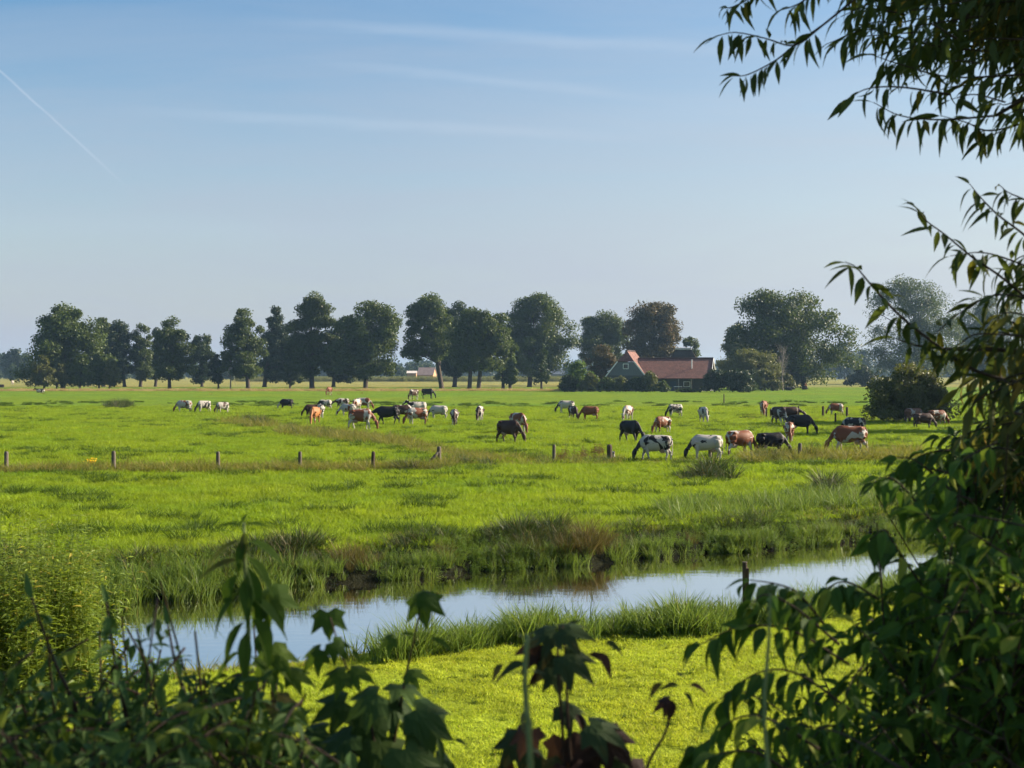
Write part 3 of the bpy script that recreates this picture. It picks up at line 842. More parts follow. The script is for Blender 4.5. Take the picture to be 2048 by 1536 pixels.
def cow_mesh(name, head='graze', step=0.0, turn=0.0, lie=False):
    a = Acc()
    loft(a, [(-0.98, 0, 1.17, .09, .11), (-0.95, 0, 1.15, .20, .20), (-0.84, 0, 1.12, .275, .29), (-0.66, 0, 1.08, .31, .345), (-0.40, 0, 1.045, .325, .375), (-0.10, 0, 1.01, .355, .415), (0.18, 0, 1.00, .345, .425),
             (0.40, 0, 1.01, .30, .42), (0.58, 0, 1.05, .25, .375), (0.72, 0, 1.06, .19, .275), (0.80, 0, 1.07, .11, .15)], 18)
    loft(a, [(-0.97, 0, 1.33, .05, .05), (-0.60, 0, 1.375, .12, .055), (0.0, 0, 1.375, .12, .06), (0.42, 0, 1.40, .10, .06), (0.60, 0, 1.37, .05, .05)], 10)
    # hip bones, shoulder
    for s in (-1, 1):
        loft(a, [(-0.74, s * .16, 1.34, .06, .05), (-0.62, s * .22, 1.32, .09, .08), (-0.48, s * .20, 1.28, .06, .06)], 8)
    if not lie:
        for i, (s, f) in enumerate(((-1, 1), (1, -1))):
            e = step * f
            loft(a, [(0.50, s * .15, 1.05, .122, .236), (0.52, s * .18, 0.85, .116, .177), (0.48 + e * .25, s * .175, 0.66, .085, .112), (0.50 + e * .7, s * .16, 0.43, .067, .071), (0.50 + e * .85, s * .16, 0.33, .051, .053), (0.50 + e, s * .16, 0.13, .052, .057), (0.54 + e, s * .16, 0.04, .067, .080), (0.55 + e, s * .16, 0.0, .071, .088)], 10)
            e = -step * f
            loft(a, [(-0.72, s * .15, 1.12, .183, .295), (-0.70, s * .19, 0.92, .159, .260), (-0.66 + e * .2, s * .19, 0.74, .110, .177), (-0.78 + e * .5, s * .165, 0.56, .067, .100), (-0.84 + e * .7, s * .16, 0.47, .061, .073), (-0.82 + e * .85, s * .16, 0.32, .051, .054), (-0.80 + e, s * .16, 0.13, .054, .059), (-0.76 + e, s * .16, 0.04, .067, .080), (-0.75 + e, s * .16, 0.0, .071, .088)], 10)
    else:
        for s in (-1, 1):
            loft(a, [(0.45, s * .22, 0.80, .10, .14), (0.62, s * .28, 0.66, .08, .09), (0.85, s * .26, 0.62, .055, .055), (0.55, s * .25, 0.62, .05, .05)], 8)
            loft(a, [(-0.65, s * .28, 0.85, .13, .2), (-0.35, s * .38, 0.68, .09, .10), (-0.65, s * .42, 0.63, .06, .06), (-0.4, s * .42, 0.62, .05, .05)], 8)
    t = turn
    if head == 'graze':
        N_ = [(0.46, 0, 1.15, .16, .27), (0.64, .02 * t, 1.12, .125, .21), (0.82, .11 * t, 0.98, .095, .150), (0.97, .22 * t, 0.80, .075, .110), (1.07, .31 * t, 0.67, .070, .095)]
        H_ = [(1.05, .33 * t, 0.74, .05, .05), (1.10, .37 * t, 0.67, .115, .10), (1.15, .41 * t, 0.55, .125, .135), (1.19, .46 * t, 0.40, .095, .115), (1.21, .49 * t, 0.27, .070, .080), (1.22, .51 * t, 0.16, .080, .085), (1.22, .515 * t, 0.07, .070, .070)]
        E_ = (1.07, .35 * t, 0.68)
    elif head == 'low':
        N_ = [(0.50, 0, 1.14, .16, .27), (0.78, .05 * t, 1.13, .13, .20), (1.00, .15 * t, 1.06, .10, .145), (1.18, .25 * t, 0.98, .085, .115)]
        H_ = [(1.17, .25 * t, 1.04, .06, .06), (1.24, .29 * t, 0.98, .12, .11), (1.35, .34 * t, 0.88, .115, .125), (1.47, .39 * t, 0.76, .085, .10), (1.56, .42 * t, 0.67, .070, .075), (1.63, .44 * t, 0.60, .085, .085), (1.67, .45 * t, 0.56, .06, .06)]
        E_ = (1.17, .27 * t, 1.00)
    else:
        N_ = [(0.50, 0, 1.14, .16, .28), (0.74, .06 * t, 1.24, .13, .20), (0.92, .16 * t, 1.36, .10, .145), (1.03, .24 * t, 1.45, .09, .12)]
        H_ = [(0.98, .24 * t, 1.54, .06, .06), (1.06, .29 * t, 1.52, .12, .11), (1.18, .34 * t, 1.43, .115, .125), (1.32, .40 * t, 1.33, .085, .10), (1.42, .44 * t, 1.25, .070, .075), (1.50, .46 * t, 1.18, .085, .085), (1.54, .47 * t, 1.15, .06, .06)]
        E_ = (1.00, .26 * t, 1.50)
    loft(a, N_, 14); loft(a, H_, 12)
    for s in (-1, 1):
        ex, ey, ez = E_
        loft(a, [(ex, ey + s * .08, ez, .035, .035), (ex - .05, ey + s * .17, ez + .02, .065, .032), (ex - .09, ey + s * .26, ez - .02, .055, .026), (ex - .11, ey + s * .31, ez - .06, .02, .018)], 8)
    a.tube([(-0.93, 0, 1.27), (-1.01, 0, 1.24), (-1.03, 0.01, 1.0), (-1.02, 0.02, 0.7), (-1.02, 0.02, 0.5), (-1.02, 0.02, 0.36)], [0.045, 0.04, 0.028, 0.026, 0.042, 0.02], 8)
    me = fuse(a, name, 0.019, 5)
    if lie:
        co = np.zeros(len(me.vertices) * 3); me.vertices.foreach_get('co', co)
        co = co.reshape(-1, 3); co[:, 2] -= 0.57
        me.vertices.foreach_set('co', co.ravel()); me.update()
    return me

POSES = {'graze': cow_mesh('cow_grazing', 'graze', 0.05), 'step': cow_mesh('cow_grazing_stepping', 'graze', 0.17, 0.25), 'turn': cow_mesh('cow_grazing_turned', 'graze', -0.08, -0.7),
         'low': cow_mesh('cow_walking', 'low', 0.2, 0.1), 'up': cow_mesh('cow_head_up', 'up', 0.06, 0.3), 'lie': cow_mesh('cow_lying', 'up', 0, 0.2, True)}
ua = Acc()
loft(ua, [(-0.66, 0, 0.74, .06, .06), (-0.58, 0, 0.68, .14, .14), (-0.46, 0, 0.65, .165, .155), (-0.32, 0, 0.67, .12, .11), (-0.24, 0, 0.70, .04, .04)], 12)
for sx in (-0.54, -0.38):
    for sy in (-.07, .07):
        loft(ua, [(sx, sy, 0.58, .028, .028), (sx, sy, 0.50, .022, .022), (sx, sy, 0.47, .012, .012)], 8)
UDDER = fuse(ua, 'udder', 0.015, 2)
um = surf_mat('udder_skin', (0.26, 0.17, 0.135), (0.34, 0.24, 0.20), 8, 0.6, 0.1)
UDDER.materials.append(um)

def coat(name, patch, patch2, head=True):
    m, nt, out = new_mat(name)
    tc = N(nt, 'ShaderNodeTexCoord')
    sd = N(nt, 'ShaderNodeAttribute', attribute_name='seed', attribute_type='OBJECT')
    cv = N(nt, 'ShaderNodeAttribute', attribute_name='cover', attribute_type='OBJECT')
    hd = N(nt, 'ShaderNodeAttribute', attribute_name='headcol', attribute_type='OBJECT')
    va = N(nt, 'ShaderNodeVectorMath', operation='ADD')
    L(nt, tc.outputs['Object'], va.inputs[0])
    cb = N(nt, 'ShaderNodeCombineXYZ'); L(nt, sd.outputs['Fac'], cb.inputs[0]); L(nt, sd.outputs['Fac'], cb.inputs[1])
    L(nt, cb.outputs[0], va.inputs[1])
    n1 = noise(nt, va.outputs[0], 1.7, 3, 0.5)
    n1.inputs['Distortion'].default_value = 0.6
    n2 = noise(nt, tc.outputs['Object'], 26, 3, 0.6)
    sx = N(nt, 'ShaderNodeSeparateXYZ'); L(nt, tc.outputs['Object'], sx.inputs[0])
    # patch field: noise + cover - legs
    low = N(nt, 'ShaderNodeMapRange'); L(nt, sx.outputs['Z'], low.inputs[0])
    low.inputs[1].default_value = 0.45; low.inputs[2].default_value = 0.75; low.inputs[3].default_value = -0.16; low.inputs[4].default_value = 0.0
    hx = N(nt, 'ShaderNodeMapRange'); L(nt, sx.outputs['X'], hx.inputs[0])
    hx.inputs[1].default_value = 0.80; hx.inputs[2].default_value = 1.0
    hm = N(nt, 'ShaderNodeMath', operation='MULTIPLY'); L(nt, hx.outputs[0], hm.inputs[0]); L(nt, hd.outputs['Fac'], hm.inputs[1])
    inv = N(nt, 'ShaderNodeMath', operation='SUBTRACT'); inv.inputs[0].default_value = 1.0; L(nt, hx.outputs[0], inv.inputs[1])
    lm = N(nt, 'ShaderNodeMath', operation='MULTIPLY'); L(nt, low.outputs[0], lm.inputs[0]); L(nt, inv.outputs[0], lm.inputs[1])
    nr = N(nt, 'ShaderNodeMapRange'); nr.clamp = False; L(nt, n1.outputs['Fac'], nr.inputs[0]); nr.inputs[1].default_value = 0.28; nr.inputs[2].default_value = 0.72
    s1 = N(nt, 'ShaderNodeMath', operation='ADD'); L(nt, nr.outputs[0], s1.inputs[0]); L(nt, cv.outputs['Fac'], s1.inputs[1])
    s2 = N(nt, 'ShaderNodeMath', operation='ADD'); L(nt, s1.outputs[0], s2.inputs[0]); L(nt, lm.outputs[0], s2.inputs[1])
    s3 = N(nt, 'ShaderNodeMath', operation='ADD'); L(nt, s2.outputs[0], s3.inputs[0]); L(nt, hm.outputs[0], s3.inputs[1])
    fac = ramp(nt, s3.outputs[0], [(0.955, 0.0), (1.0, 1.0)])
    # values are shifted so that 1.0 is the patch edge
    pc = mixc(nt, n2.outputs['Fac'], patch, patch2)
    wc = mixc(nt, n2.outputs['Fac'], (0.30, 0.275, 0.24), (0.43, 0.405, 0.37))
    col = mixc(nt, fac, wc, pc)
    p = N(nt, 'ShaderNodeBsdfPrincipled'); p.inputs['Roughness'].default_value = 0.6; p.inputs['Specular IOR Level'].default_value = 0.25
    p.inputs['Sheen Weight'].default_value = 0.0
    L(nt, col, p.inputs['Base Color'])
    L(nt, p.outputs[0], out.inputs[0])
    return m

COAT = {'red': coat('red_coat', (0.115, 0.036, 0.015), (0.19, 0.062, 0.024)), 'brown': coat('brown_coat', (0.028, 0.013, 0.009), (0.055, 0.025, 0.015)),
        'black': coat('black_coat', (0.008, 0.008, 0.010), (0.018, 0.015, 0.015)), 'orange': coat('fawn_coat', (0.25, 0.10, 0.032), (0.33, 0.14, 0.05)), 'roan': coat('roan_coat', (0.15, 0.075, 0.05), (0.22, 0.12, 0.08))}
for m_ in POSES.values():
    m_.materials.append(COAT['red'])
for m_ in COAT.values():
    pass

def cow(u, v, hpx, head, pose, col, cover, hc, seed, label, udder=True, d=None):
    d = d or dist_of(v)
    x, y = (u - 1024) / F * d, d
    sc = min(max(hpx * d / F / 1.43, 0.86), 1.16)
    if pose == 'lie': sc = 1.0
    o = bpy.data.objects.new('cow', POSES[pose]); COL.objects.link(o)
    o.location = (x, y, float(height(x, y)) - 0.01)
    o.rotation_euler = (0, 0, R(head))
    o.scale = (sc * 0.91, sc * (0.97 if seed % 2 else -0.97), sc)
    o.material_slots[0].link = 'OBJECT'
    o.material_slots[0].material = COAT[col]
    o['seed'] = float(seed) * 3.17
    o['cover'] = float(cover)
    o['headcol'] = float(hc)
    tag(o, label, 'cow', 'cattle grazing on the pasture')
    if udder and pose != 'lie':
        c = bpy.data.objects.new('udder', UDDER); COL.objects.link(c); c.parent = o
    return o

# cover: 0.3 almost white, 0.5 half, 0.7 mostly coloured, 1 solid
cows = [
 (367, 826, 26, 178, 'graze', 'red', .40, .6, 1, 'white cow with red neck, farthest left of the herd'),
 (407, 826, 25, 222, 'graze', 'black', .42, .6, 2, 'small white cow with dark rump, second from the left'),
 (444, 828, 22, 222, 'step', 'brown', .44, .6, 3, 'dappled cow with lowered dark head by the rough grass, third from left'),
 (572, 820, 22, 180, 'graze', 'black', .80, -.5, 4, 'black cow with a white face alone on the left'),
 (623, 833, 26, 200, 'graze', 'brown', 1.0, 1, 5, 'dark brown cow grazing behind the fawn cow'),
 (629, 849, 36, 262, 'graze', 'orange', .85, .2, 6, 'fawn orange cow seen head on'),
 (641, 838, 30, 100, 'graze', 'black', .33, .6, 7, 'grey and white cow standing behind the fawn cow'),
 (649, 820, 22, 190, 'step', 'black', .42, .6, 8, 'pale cow with slate back above the fawn cow'),
 (684, 818, 22, 195, 'low', 'brown', .52, .6, 9, 'brown and white cow above the cream cow, its head to the left'),
 (695, 834, 27, 165, 'turn', 'red', .22, .0, 10, 'all cream white cow behind the brown headed spotted cow'),
 (713, 822, 24, 250, 'step', 'red', .40, .5, 11, 'red flecked white cow left of the red headed one'),
 (728, 820, 25, 350, 'graze', 'red', .40, .6, 12, 'white cow with red head facing right in the far group'),
 (723, 861, 41, 352, 'step', 'red', .50, .6, 13, 'big white cow with a large red saddle patch and red head'),
 (727, 846, 30, 10, 'graze', 'red', .46, .3, 14, 'cow mostly hidden behind the cow with the red saddle'),
 (774, 851, 38, 183, 'low', 'black', 1.2, 1, 15, 'solid black walking animal among the left herd'),
 (806, 842, 33, 5, 'graze', 'brown', .55, .6, 16, 'dark brown and white cow behind the black walking one'),
 (833, 852, 36, 205, 'graze', 'red', .48, .6, 17, 'cream cow with rusty blotches grazing right of the black one'),
 (834, 832, 30, 200, 'up', 'black', .44, .4, 18, 'white cow with black saddle above the rusty blotched one'),
 (827, 799, 22, 235, 'graze', 'brown', .55, .6, 19, 'far dark and white cow beside the far black cow'),
 (856, 797, 20, 352, 'graze', 'black', 1.2, 1, 20, 'far solid black cow by the tree row'),
 (658, 790, 16, 250, 'graze', 'red', .72, .7, 21, 'tiny red brown cow at the foot of the trees'),
 (876, 839, 29, 180, 'graze', 'brown', .30, .7, 22, 'cream cow with dark brown head facing left, right of the herd'),
 (909, 852, 34, 272, 'graze', 'brown', .50, .5, 23, 'white and brown cow head on, right of the dark headed cream cow'),
 (959, 843, 32, 265, 'step', 'brown', .46, .4, 24, 'solitary white cow with brown flank seen end on'),
 (1019, 888, 48, 318, 'step', 'brown', 1.0, 1, 25, 'chocolate brown cow in front of a red and white one'),
 (1037, 868, 42, 300, 'graze', 'red', .52, .5, 26, 'red and white cow half hidden by the chocolate cow'),
 (1131, 827, 27, 185, 'graze', 'black', .30, .7, 27, 'white cow with dark head left of the solid red cow'),
 (1147, 838, 27, 290, 'graze', 'brown', .72, .5, 28, 'small dark red cow between the white and the solid red cow'),
 (1179, 841, 29, 182, 'graze', 'red', 1.0, 1, 29, 'solid red brown cow facing left'),
 (1255, 842, 31, 243, 'graze', 'red', .50, -.3, 30, 'red and white cow with pale face in front of the farm'),
 (1262, 887, 46, 305, 'step', 'black', 1.2, 1, 31, 'black cow seen end on behind the spotted near cow'),
 (1349, 836, 28, 208, 'graze', 'black', .48, .6, 32, 'black and white cow before the red roof'),
 (1324, 869, 36, 220, 'graze', 'red', .56, .5, 33, 'tan and white cow above the spotted near cow'),
 (1408, 846, 33, 278, 'graze', 'black', .30, -.2, 34, 'white cow seen end on below the farm hedge'),
 (1309, 924, 55, 180, 'step', 'black', .44, .7, 35, 'nearest white cow with black spots and black head'),
 (1411, 922, 53, 182, 'graze', 'black', .34, .7, 36, 'near greyish white cow behind a thin post'),
 (1482, 914, 53, 25, 'step', 'red', .62, .5, 37, 'near red and white cow showing its rump and udder'),
 (1544, 913, 47, 0, 'step', 'black', .90, .6, 38, 'near black cow with white belly facing right'),
 (1579, 886, 42, 262, 'graze', 'red', .62, .4, 39, 'red cow with white back line above the near black cow'),
 (1602, 870, 41, 356, 'graze', 'black', .95, .8, 40, 'black cow with white udder at the right of the herd'),
 (1559, 852, 39, 290, 'graze', 'brown', .52, -.2, 41, 'brindled white faced cow above the red cow'),
 (1580, 846, 33, 2, 'low', 'brown', .90, .8, 42, 'dark brown cow with raised head behind the brindled cow'),
 (1527, 832, 31, 255, 'step', 'red', .68, .6, 43, 'lone red cow at the start of the far right fence'),
 (1671, 831, 25, 188, 'graze', 'red', .58, .2, 44, 'red and white cow grazing behind the far right fence'),
 (1707, 870, 37, 178, 'graze', 'black', .60, .6, 45, 'black and white cow behind the near red and white right cow'),
 (1697, 909, 57, 178, 'step', 'red', .62, .75, 46, 'big red and white cow grazing left at the right side'),
 (1829, 847, 31, 5, 'graze', 'roan', .58, .6, 47, 'pale roan cow in the bush shade at far right'),
 (1848, 858, 33, 5, 'graze', 'brown', .80, .7, 48, 'dark red cow overlapping the pale roan one'),
 (1876, 852, 32, 10, 'step', 'red', .75, .4, 49, 'red cow half hidden by the willow leaves'),
 (80, 785, 12, 200, 'lie', 'black', .55, .6, 50, 'black and white cow lying under the left oak'),
 (2, 775, 12, 180, 'lie', 'brown', .90, .8, 51, 'dark cow lying at the left picture edge'),
 (1578, 781, 10, 0, 'lie', 'black', .85, -.5, 52, 'dark cow with white face lying below the great right tree'),
 (25, 769, 8, 90, 'graze', 'orange', .25, .0, 53, 'tiny pale animal far out on the stubble field'),  # cow mesh standing in for another pale animal
]
for c_ in cows:
    u, v, hpx, hd_, pose, col_, cover, hc, seed, lab = c_
    cow(u, v, hpx, hd_, pose, col_, cover if cover < 0.9 else 1.4, hc * 0.9, seed, lab, udder=pose != 'lie' and col_ != 'orange' and 'walking animal' not in lab)

# cat by the post
a = Acc()
loft(a, [(0, 0, 0.0, .10, .085), (0, 0, 0.08, .105, .09), (0.01, 0, 0.18, .08, .07), (0.03, 0, 0.26, .055, .05), (0.04, 0, 0.29, .045, .045)], 12)
loft(a, [(-0.03, 0, 0.335, .03, .03), (0.01, 0, 0.34, .062, .055), (0.06, 0, 0.335, .06, .052), (0.10, 0, 0.32, .03, .025)], 12)
for s in (-1, 1):
    loft(a, [(0.03, s * .035, 0.37, .022, .016), (0.025, s * .045, 0.41, .014, .010), (0.02, s * .05, 0.44, .003, .003)], 6)
    loft(a, [(0.06, s * .04, 0.17, .028, .03), (0.09, s * .04, 0.06, .022, .022), (0.12, s * .04, 0.01, .026, .02)], 8)
a.tube([(-0.08, 0.02, 0.03), (-0.13, 0.1, 0.025), (-0.05, 0.19, 0.025), (0.06, 0.19, 0.025)], [0.025, 0.024, 0.022, 0.012], 8)
cm_ = fuse(a, 'cat', 0.011, 2)
cm_.materials.append(coat('cat_coat', (0.02, 0.016, 0.014), (0.05, 0.035, 0.028)))
co_ = bpy.data.objects.new('cat', cm_); COL.objects.link(co_)
d = 69.5; x = (1226.5 - 1024) / F * d
co_.location = (x, d, float(height(x, d)) + 0.05); co_.rotation_euler = (0, 0, R(-70)); co_.scale = (1.15,) * 3
co_['seed'] = 5.5; co_['cover'] = 0.5; co_['headcol'] = 0.0
tag(co_, 'small white and dark cat sitting beside the thick grey post', 'cat')

# ------------------------------------------------------------------ trees
def crown_points(rx, ry, z0, z1, ncl, rcl, shape, rs):
    """cluster centres spread through the crown, most of them near its outside"""
    C = []
    H = z1 - z0
    while len(C) < ncl:
        t = rs.random()
        if shape == 'round': prof = math.sqrt(max(0, 1 - ((t - 0.5) / 0.5) ** 2)) ** 0.8
        elif shape == 'oak': prof = min(1.0, (t / 0.10)) ** 0.5 * math.sqrt(max(0, 1 - max(0, (t - 0.35) / 0.65) ** 2.2))
        elif shape == 'tall': prof = min(1.0, t / 0.14) ** 0.5 * (1 - max(0, t - 0.5) / 0.5) ** 0.45
        elif shape == 'cone': prof = (1 - t) ** 0.75 * min(1, t / 0.12) ** 0.5
        elif shape == 'bush': prof = (1 - t ** 2.4) ** 0.6
        else: prof = 1.0 if t < 0.93 else 0.8
        if rs.random() > prof + 0.08: continue
        an = rs.random() * 2 * PI
        q = rs.random() ** 0.42
        lump = 0.80 + 0.20 * math.sin(an * 3 + t * 7 + ncl) + 0.1 * rs.normal()
        rr = prof * q * max(0.45, min(1.05, lump))
        C.append((rx * rr * math.cos(an), ry * rr * math.sin(an), z0 + H * (0.03 + 0.94 * t)))
    return np.array(C)

def tree(uL, uR, vT, vB, ut, d, mat, label, shape='oak', name='oak_tree', cat='tree', group='trees lining the far side of the pasture', leaf=0.52, dens=1.0, trunk='bark', depth=0.85, bare=False, tr=0.026, stems=1, seed=None):
    rs = np.random.default_rng(seed if seed is not None else int(uL * 7 + vT * 13))
    xt = (ut - 1024) / F * d
    base = float(height(xt, d))
    zt = CZ - (vT - HZ) / F * d - base
    zb = max(0.05, CZ - (vB - HZ) / F * d - base)
    xc = ((uL + uR) / 2 - 1024) / F * d - xt
    rx = (uR - uL) / 2 / F * d
    ry = rx * depth
    root = empty(name, (xt, d, base), 0, label, cat, group)
    # crown
    ncl = int(np.clip(34 + rx * 9, 34, 125))
    rx *= 1.36 if shape == 'tall' else 1.26
    zb = max(0.05, zb - 0.13 * (zt - zb)) if shape in ('oak', 'tall') else zb
    rcl = 0.175 * (rx * rx * (zt - zb)) ** (1 / 3) + 0.15
    rcl = min(rcl, rx * 0.45)
    cl = crown_points(rx - rcl * 0.45, ry - rcl * 0.45, zb + rcl * 0.4, zt - rcl * 0.45, ncl, rcl, shape, rs)
    cl[:, 0] += xc
    area = 2 * rx * (zt - zb)
    nl = int(np.clip(dens * 5.2 * area / (leaf * leaf * 0.42), 600, 46000))
    ci = rs.integers(0, ncl, nl)
    rc = rcl * rs.uniform(0.6, 1.25, ncl)
    g = unit(rs.normal(0, 1, (nl, 3))) * (rs.random(nl) ** 0.5)[:, None]
    P = cl[ci] + g * rc[ci][:, None] * np.array([1.0, 1.0, 0.75])
    out_ = unit(g + 0.25 * unit(cl[ci] - np.array([xc, 0, zb + (zt - zb) * .45])))
    Nn = out_ * 0.8 + rs.normal(0, 0.55, (nl, 3)) + np.array([0, 0, 0.35])
    D = rs.normal(0, 1, (nl, 3)) + np.array([0, 0, -0.25])
    shade = np.clip(rs.uniform(0.1, 0.9, ncl)[ci] * 0.55 + rs.random(nl) * 0.5, 0, 1)
    a = Acc()
    put_leaves(a, P, D, Nn, leaf * rs.uniform(0.6, 1.3, nl), 'quad', shade)
    if not bare:
        a.build('crown', M[mat], root)
    # trunk and limbs
    b = Acc()
    r0 = tr * zt
    top = np.array([xc * 0.7, 0, zb + (zt - zb) * 0.72])
    for s in range(stems):
        o0 = np.array([(s - (stems - 1) / 2) * r0 * 4.5, rs.normal(0, 0.2), -0.1]) if stems > 1 else np.array([0, 0, -0.1])
        tp = top + (o0 * 1.2 if stems > 1 else 0)
        tr_pts = [o0, o0 * 0.9 + [0, 0, 0.5], o0 + (tp - o0) * 0.3 + rs.normal(0, r0 * 0.4, 3), o0 + (tp - o0) * 0.6 + rs.normal(0, r0 * 0.8, 3), tp]
        b.tube([tuple(p) for p in tr_pts], [r0 * 1.35, r0, r0 * 0.85, r0 * 0.5, r0 * 0.12], 9)
    pick = rs.choice(ncl, min(ncl, 22), replace=False)
    for i in pick:
        e = cl[i]
        t = np.clip((e[2] - zb) / (zt - zb) * 0.75, 0.02, 0.9)
        s = np.array([0, 0, 0]) + (top - 0) * np.array([1, 1, 0]) * t + np.array([0, 0, max(zb * 0.75, 0.12 * zt) + (top[2] - max(zb * 0.75, 0.12 * zt)) * t * 0.9])
        mdl = s + (e - s) * 0.55 + np.array([0, 0, 0.06 * np.linalg.norm(e - s)])
        q = r0 * (0.42 - 0.25 * t)
        b.tube([tuple(s), tuple(mdl), tuple(e)], [q, q * 0.6, q * 0.18], 5, False)
        if bare:
            for kk in range(5):
                w = e + rs.normal(0, 0.12 * zt * 0.5, 3)
                b.tube([tuple(mdl), tuple((mdl + w) / 2 + rs.normal(0, .1, 3)), tuple(w)], [q * 0.4, q * 0.25, q * 0.08], 4, False)
    b.build('trunk', M[trunk], root, True)
    return root

T_ = [
 (56, 205, 604, 764, 126, 380, 'oak', 'massive dense oak at the left end of the row', 'oak'),
 (185, 226, 622, 740, 207, 395, 'oak', 'narrow oak rising behind the right shoulder of the massive oak', 'tall'),
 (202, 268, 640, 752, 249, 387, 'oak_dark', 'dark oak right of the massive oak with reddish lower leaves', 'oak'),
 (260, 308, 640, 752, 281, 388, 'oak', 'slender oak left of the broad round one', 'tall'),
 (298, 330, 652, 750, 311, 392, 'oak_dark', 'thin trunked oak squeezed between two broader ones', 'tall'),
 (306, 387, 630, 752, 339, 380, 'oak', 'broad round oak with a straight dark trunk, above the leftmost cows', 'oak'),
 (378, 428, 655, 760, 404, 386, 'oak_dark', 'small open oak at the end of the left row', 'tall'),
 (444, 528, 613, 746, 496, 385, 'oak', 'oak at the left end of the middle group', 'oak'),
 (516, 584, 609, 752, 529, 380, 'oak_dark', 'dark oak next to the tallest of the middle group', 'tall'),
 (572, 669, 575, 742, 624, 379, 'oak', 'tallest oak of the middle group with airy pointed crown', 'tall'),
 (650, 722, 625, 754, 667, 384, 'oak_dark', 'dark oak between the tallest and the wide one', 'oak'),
 (668, 804, 593, 744, 731, 374, 'oak', 'wide oak at the right end of the middle group', 'oak'),
 (807, 906, 583, 714, 883, 383, 'oak', 'oak leaning left over the gap with a bare lower trunk', 'oak'),
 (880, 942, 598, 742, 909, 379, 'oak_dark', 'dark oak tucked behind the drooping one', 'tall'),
 (897, 1022, 606, 730, 948, 372, 'oak', 'drooping dense oak with twin trunks', 'oak'),
 (990, 1034, 650, 762, 1013, 379, 'oak', 'thin ivy clad tree right of the twin trunk oak', 'tall'),
 (991, 1152, 582, 737, 1059, 383, 'oak', 'big spreading oak standing left of the farm', 'oak'),
 (1154, 1260, 615, 722, 1205, 470, 'oak', 'airy tree behind the left side of the farm roof', 'oak'),
 (1244, 1368, 600, 742, 1310, 440, 'rust', 'browning chestnut tree behind the farm roof', 'round'),
 (1358, 1402, 667, 742, 1383, 450, 'oak', 'small tree right of the thatched ridge', 'oak'),
 (1468, 1692, 561, 766, 1597, 366, 'oak', 'huge round tree right of the farm', 'oak'),
 (1442, 1502, 644, 746, 1475, 402, 'pale', 'pale silvery birch at the left of the huge tree', 'oak'),
 (1731, 1930, 542, 762, 1830, 520, 'oak', 'tall hazy tree behind the willow twigs at right', 'oak'),
 (1902, 2065, 588, 762, 1985, 560, 'oak', 'hazy tree mostly hidden by willow foliage at the right edge', 'oak'),
]
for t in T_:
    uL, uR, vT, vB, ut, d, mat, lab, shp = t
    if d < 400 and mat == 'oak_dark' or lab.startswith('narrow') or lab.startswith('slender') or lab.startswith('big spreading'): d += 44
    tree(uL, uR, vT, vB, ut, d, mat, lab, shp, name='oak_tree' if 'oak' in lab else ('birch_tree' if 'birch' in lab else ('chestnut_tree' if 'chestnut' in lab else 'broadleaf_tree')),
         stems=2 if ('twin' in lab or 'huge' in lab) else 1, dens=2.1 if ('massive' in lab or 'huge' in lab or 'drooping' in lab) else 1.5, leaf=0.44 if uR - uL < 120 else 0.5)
gs = 'small trees under the left oak'
for (uL, uR, vT, vB, ut, d, mat, lab, shp) in [
    (61, 108, 707, 776, 88, 368, 'olive', 'little rounded tree at the far left under the massive oak', 'bush'), (106, 135, 722, 768, 113, 372, 'olive', 'very small tree beside the massive oak trunk', 'bush'),
    (140, 190, 706, 773, 160, 374, 'oak', 'bushy young tree right of the massive oak trunk', 'bush'), (172, 219, 700, 771, 198, 377, 'oak', 'young tree with a pointed top in the middle of the small ones', 'cone'),
    (201, 244, 711, 773, 219, 376, 'olive', 'olive young tree at the right end of the small ones', 'cone'), (414, 448, 704, 768, 437, 385, 'oak_dark', 'dark little tree closing the left row', 'bush'),
    (564, 602, 690, 772, 580, 383, 'oak_dark', 'low dark tree under the tallest oak', 'bush'), (1065, 1101, 684, 769, 1083, 379, 'oak_dark', 'small dark ivy bush tree below the big spreading oak', 'bush')]:
    tree(uL, uR, vT, vB, ut, d, mat, lab, shp, 'young_tree', 'tree', gs, 0.42, 1.1)
tree(448, 474, 684, 760, 461, 386, 'oak', 'leafless dead tree between the left and middle oaks', 'tall', 'dead_tree', 'tree', 'bare trees', trunk='bark_pale', bare=True, tr=0.016)
tree(1548, 1584, 676, 765, 1566, 340, 'oak', 'leafless pale sapling in front of the huge tree', 'tall', 'dead_sapling', 'tree', 'bare trees', trunk='bark_pale', bare=True, tr=0.012)
gf = 'hazy trees far behind the fields'
for i, (uL, uR, vT, vB, ut, d, lab, shp) in enumerate([
    (4, 66, 696, 752, 44, 800, 'round hazy tree on the left horizon', 'oak'), (-30, 22, 704, 757, -4, 950, 'bluish far tree cut by the left picture edge', 'oak'), (1655, 1712, 683, 752, 1690, 880, 'pointed blue hazy tree right of the huge tree', 'tall'),
    (1692, 1750, 694, 754, 1720, 900, 'low blue hazy tree left of the willow bush', 'oak'), (1640, 1672, 700, 756, 1655, 940, 'small hazy tree peeping out from the huge tree', 'oak'), (806, 860, 722, 752, 833, 900, 'rounded blue tree above the far barns', 'round')]):
    tree(uL, uR, vT, vB, ut, d, 'far', lab, shp, 'hazy_tree', 'tree', gf, 1.0, 1.2)

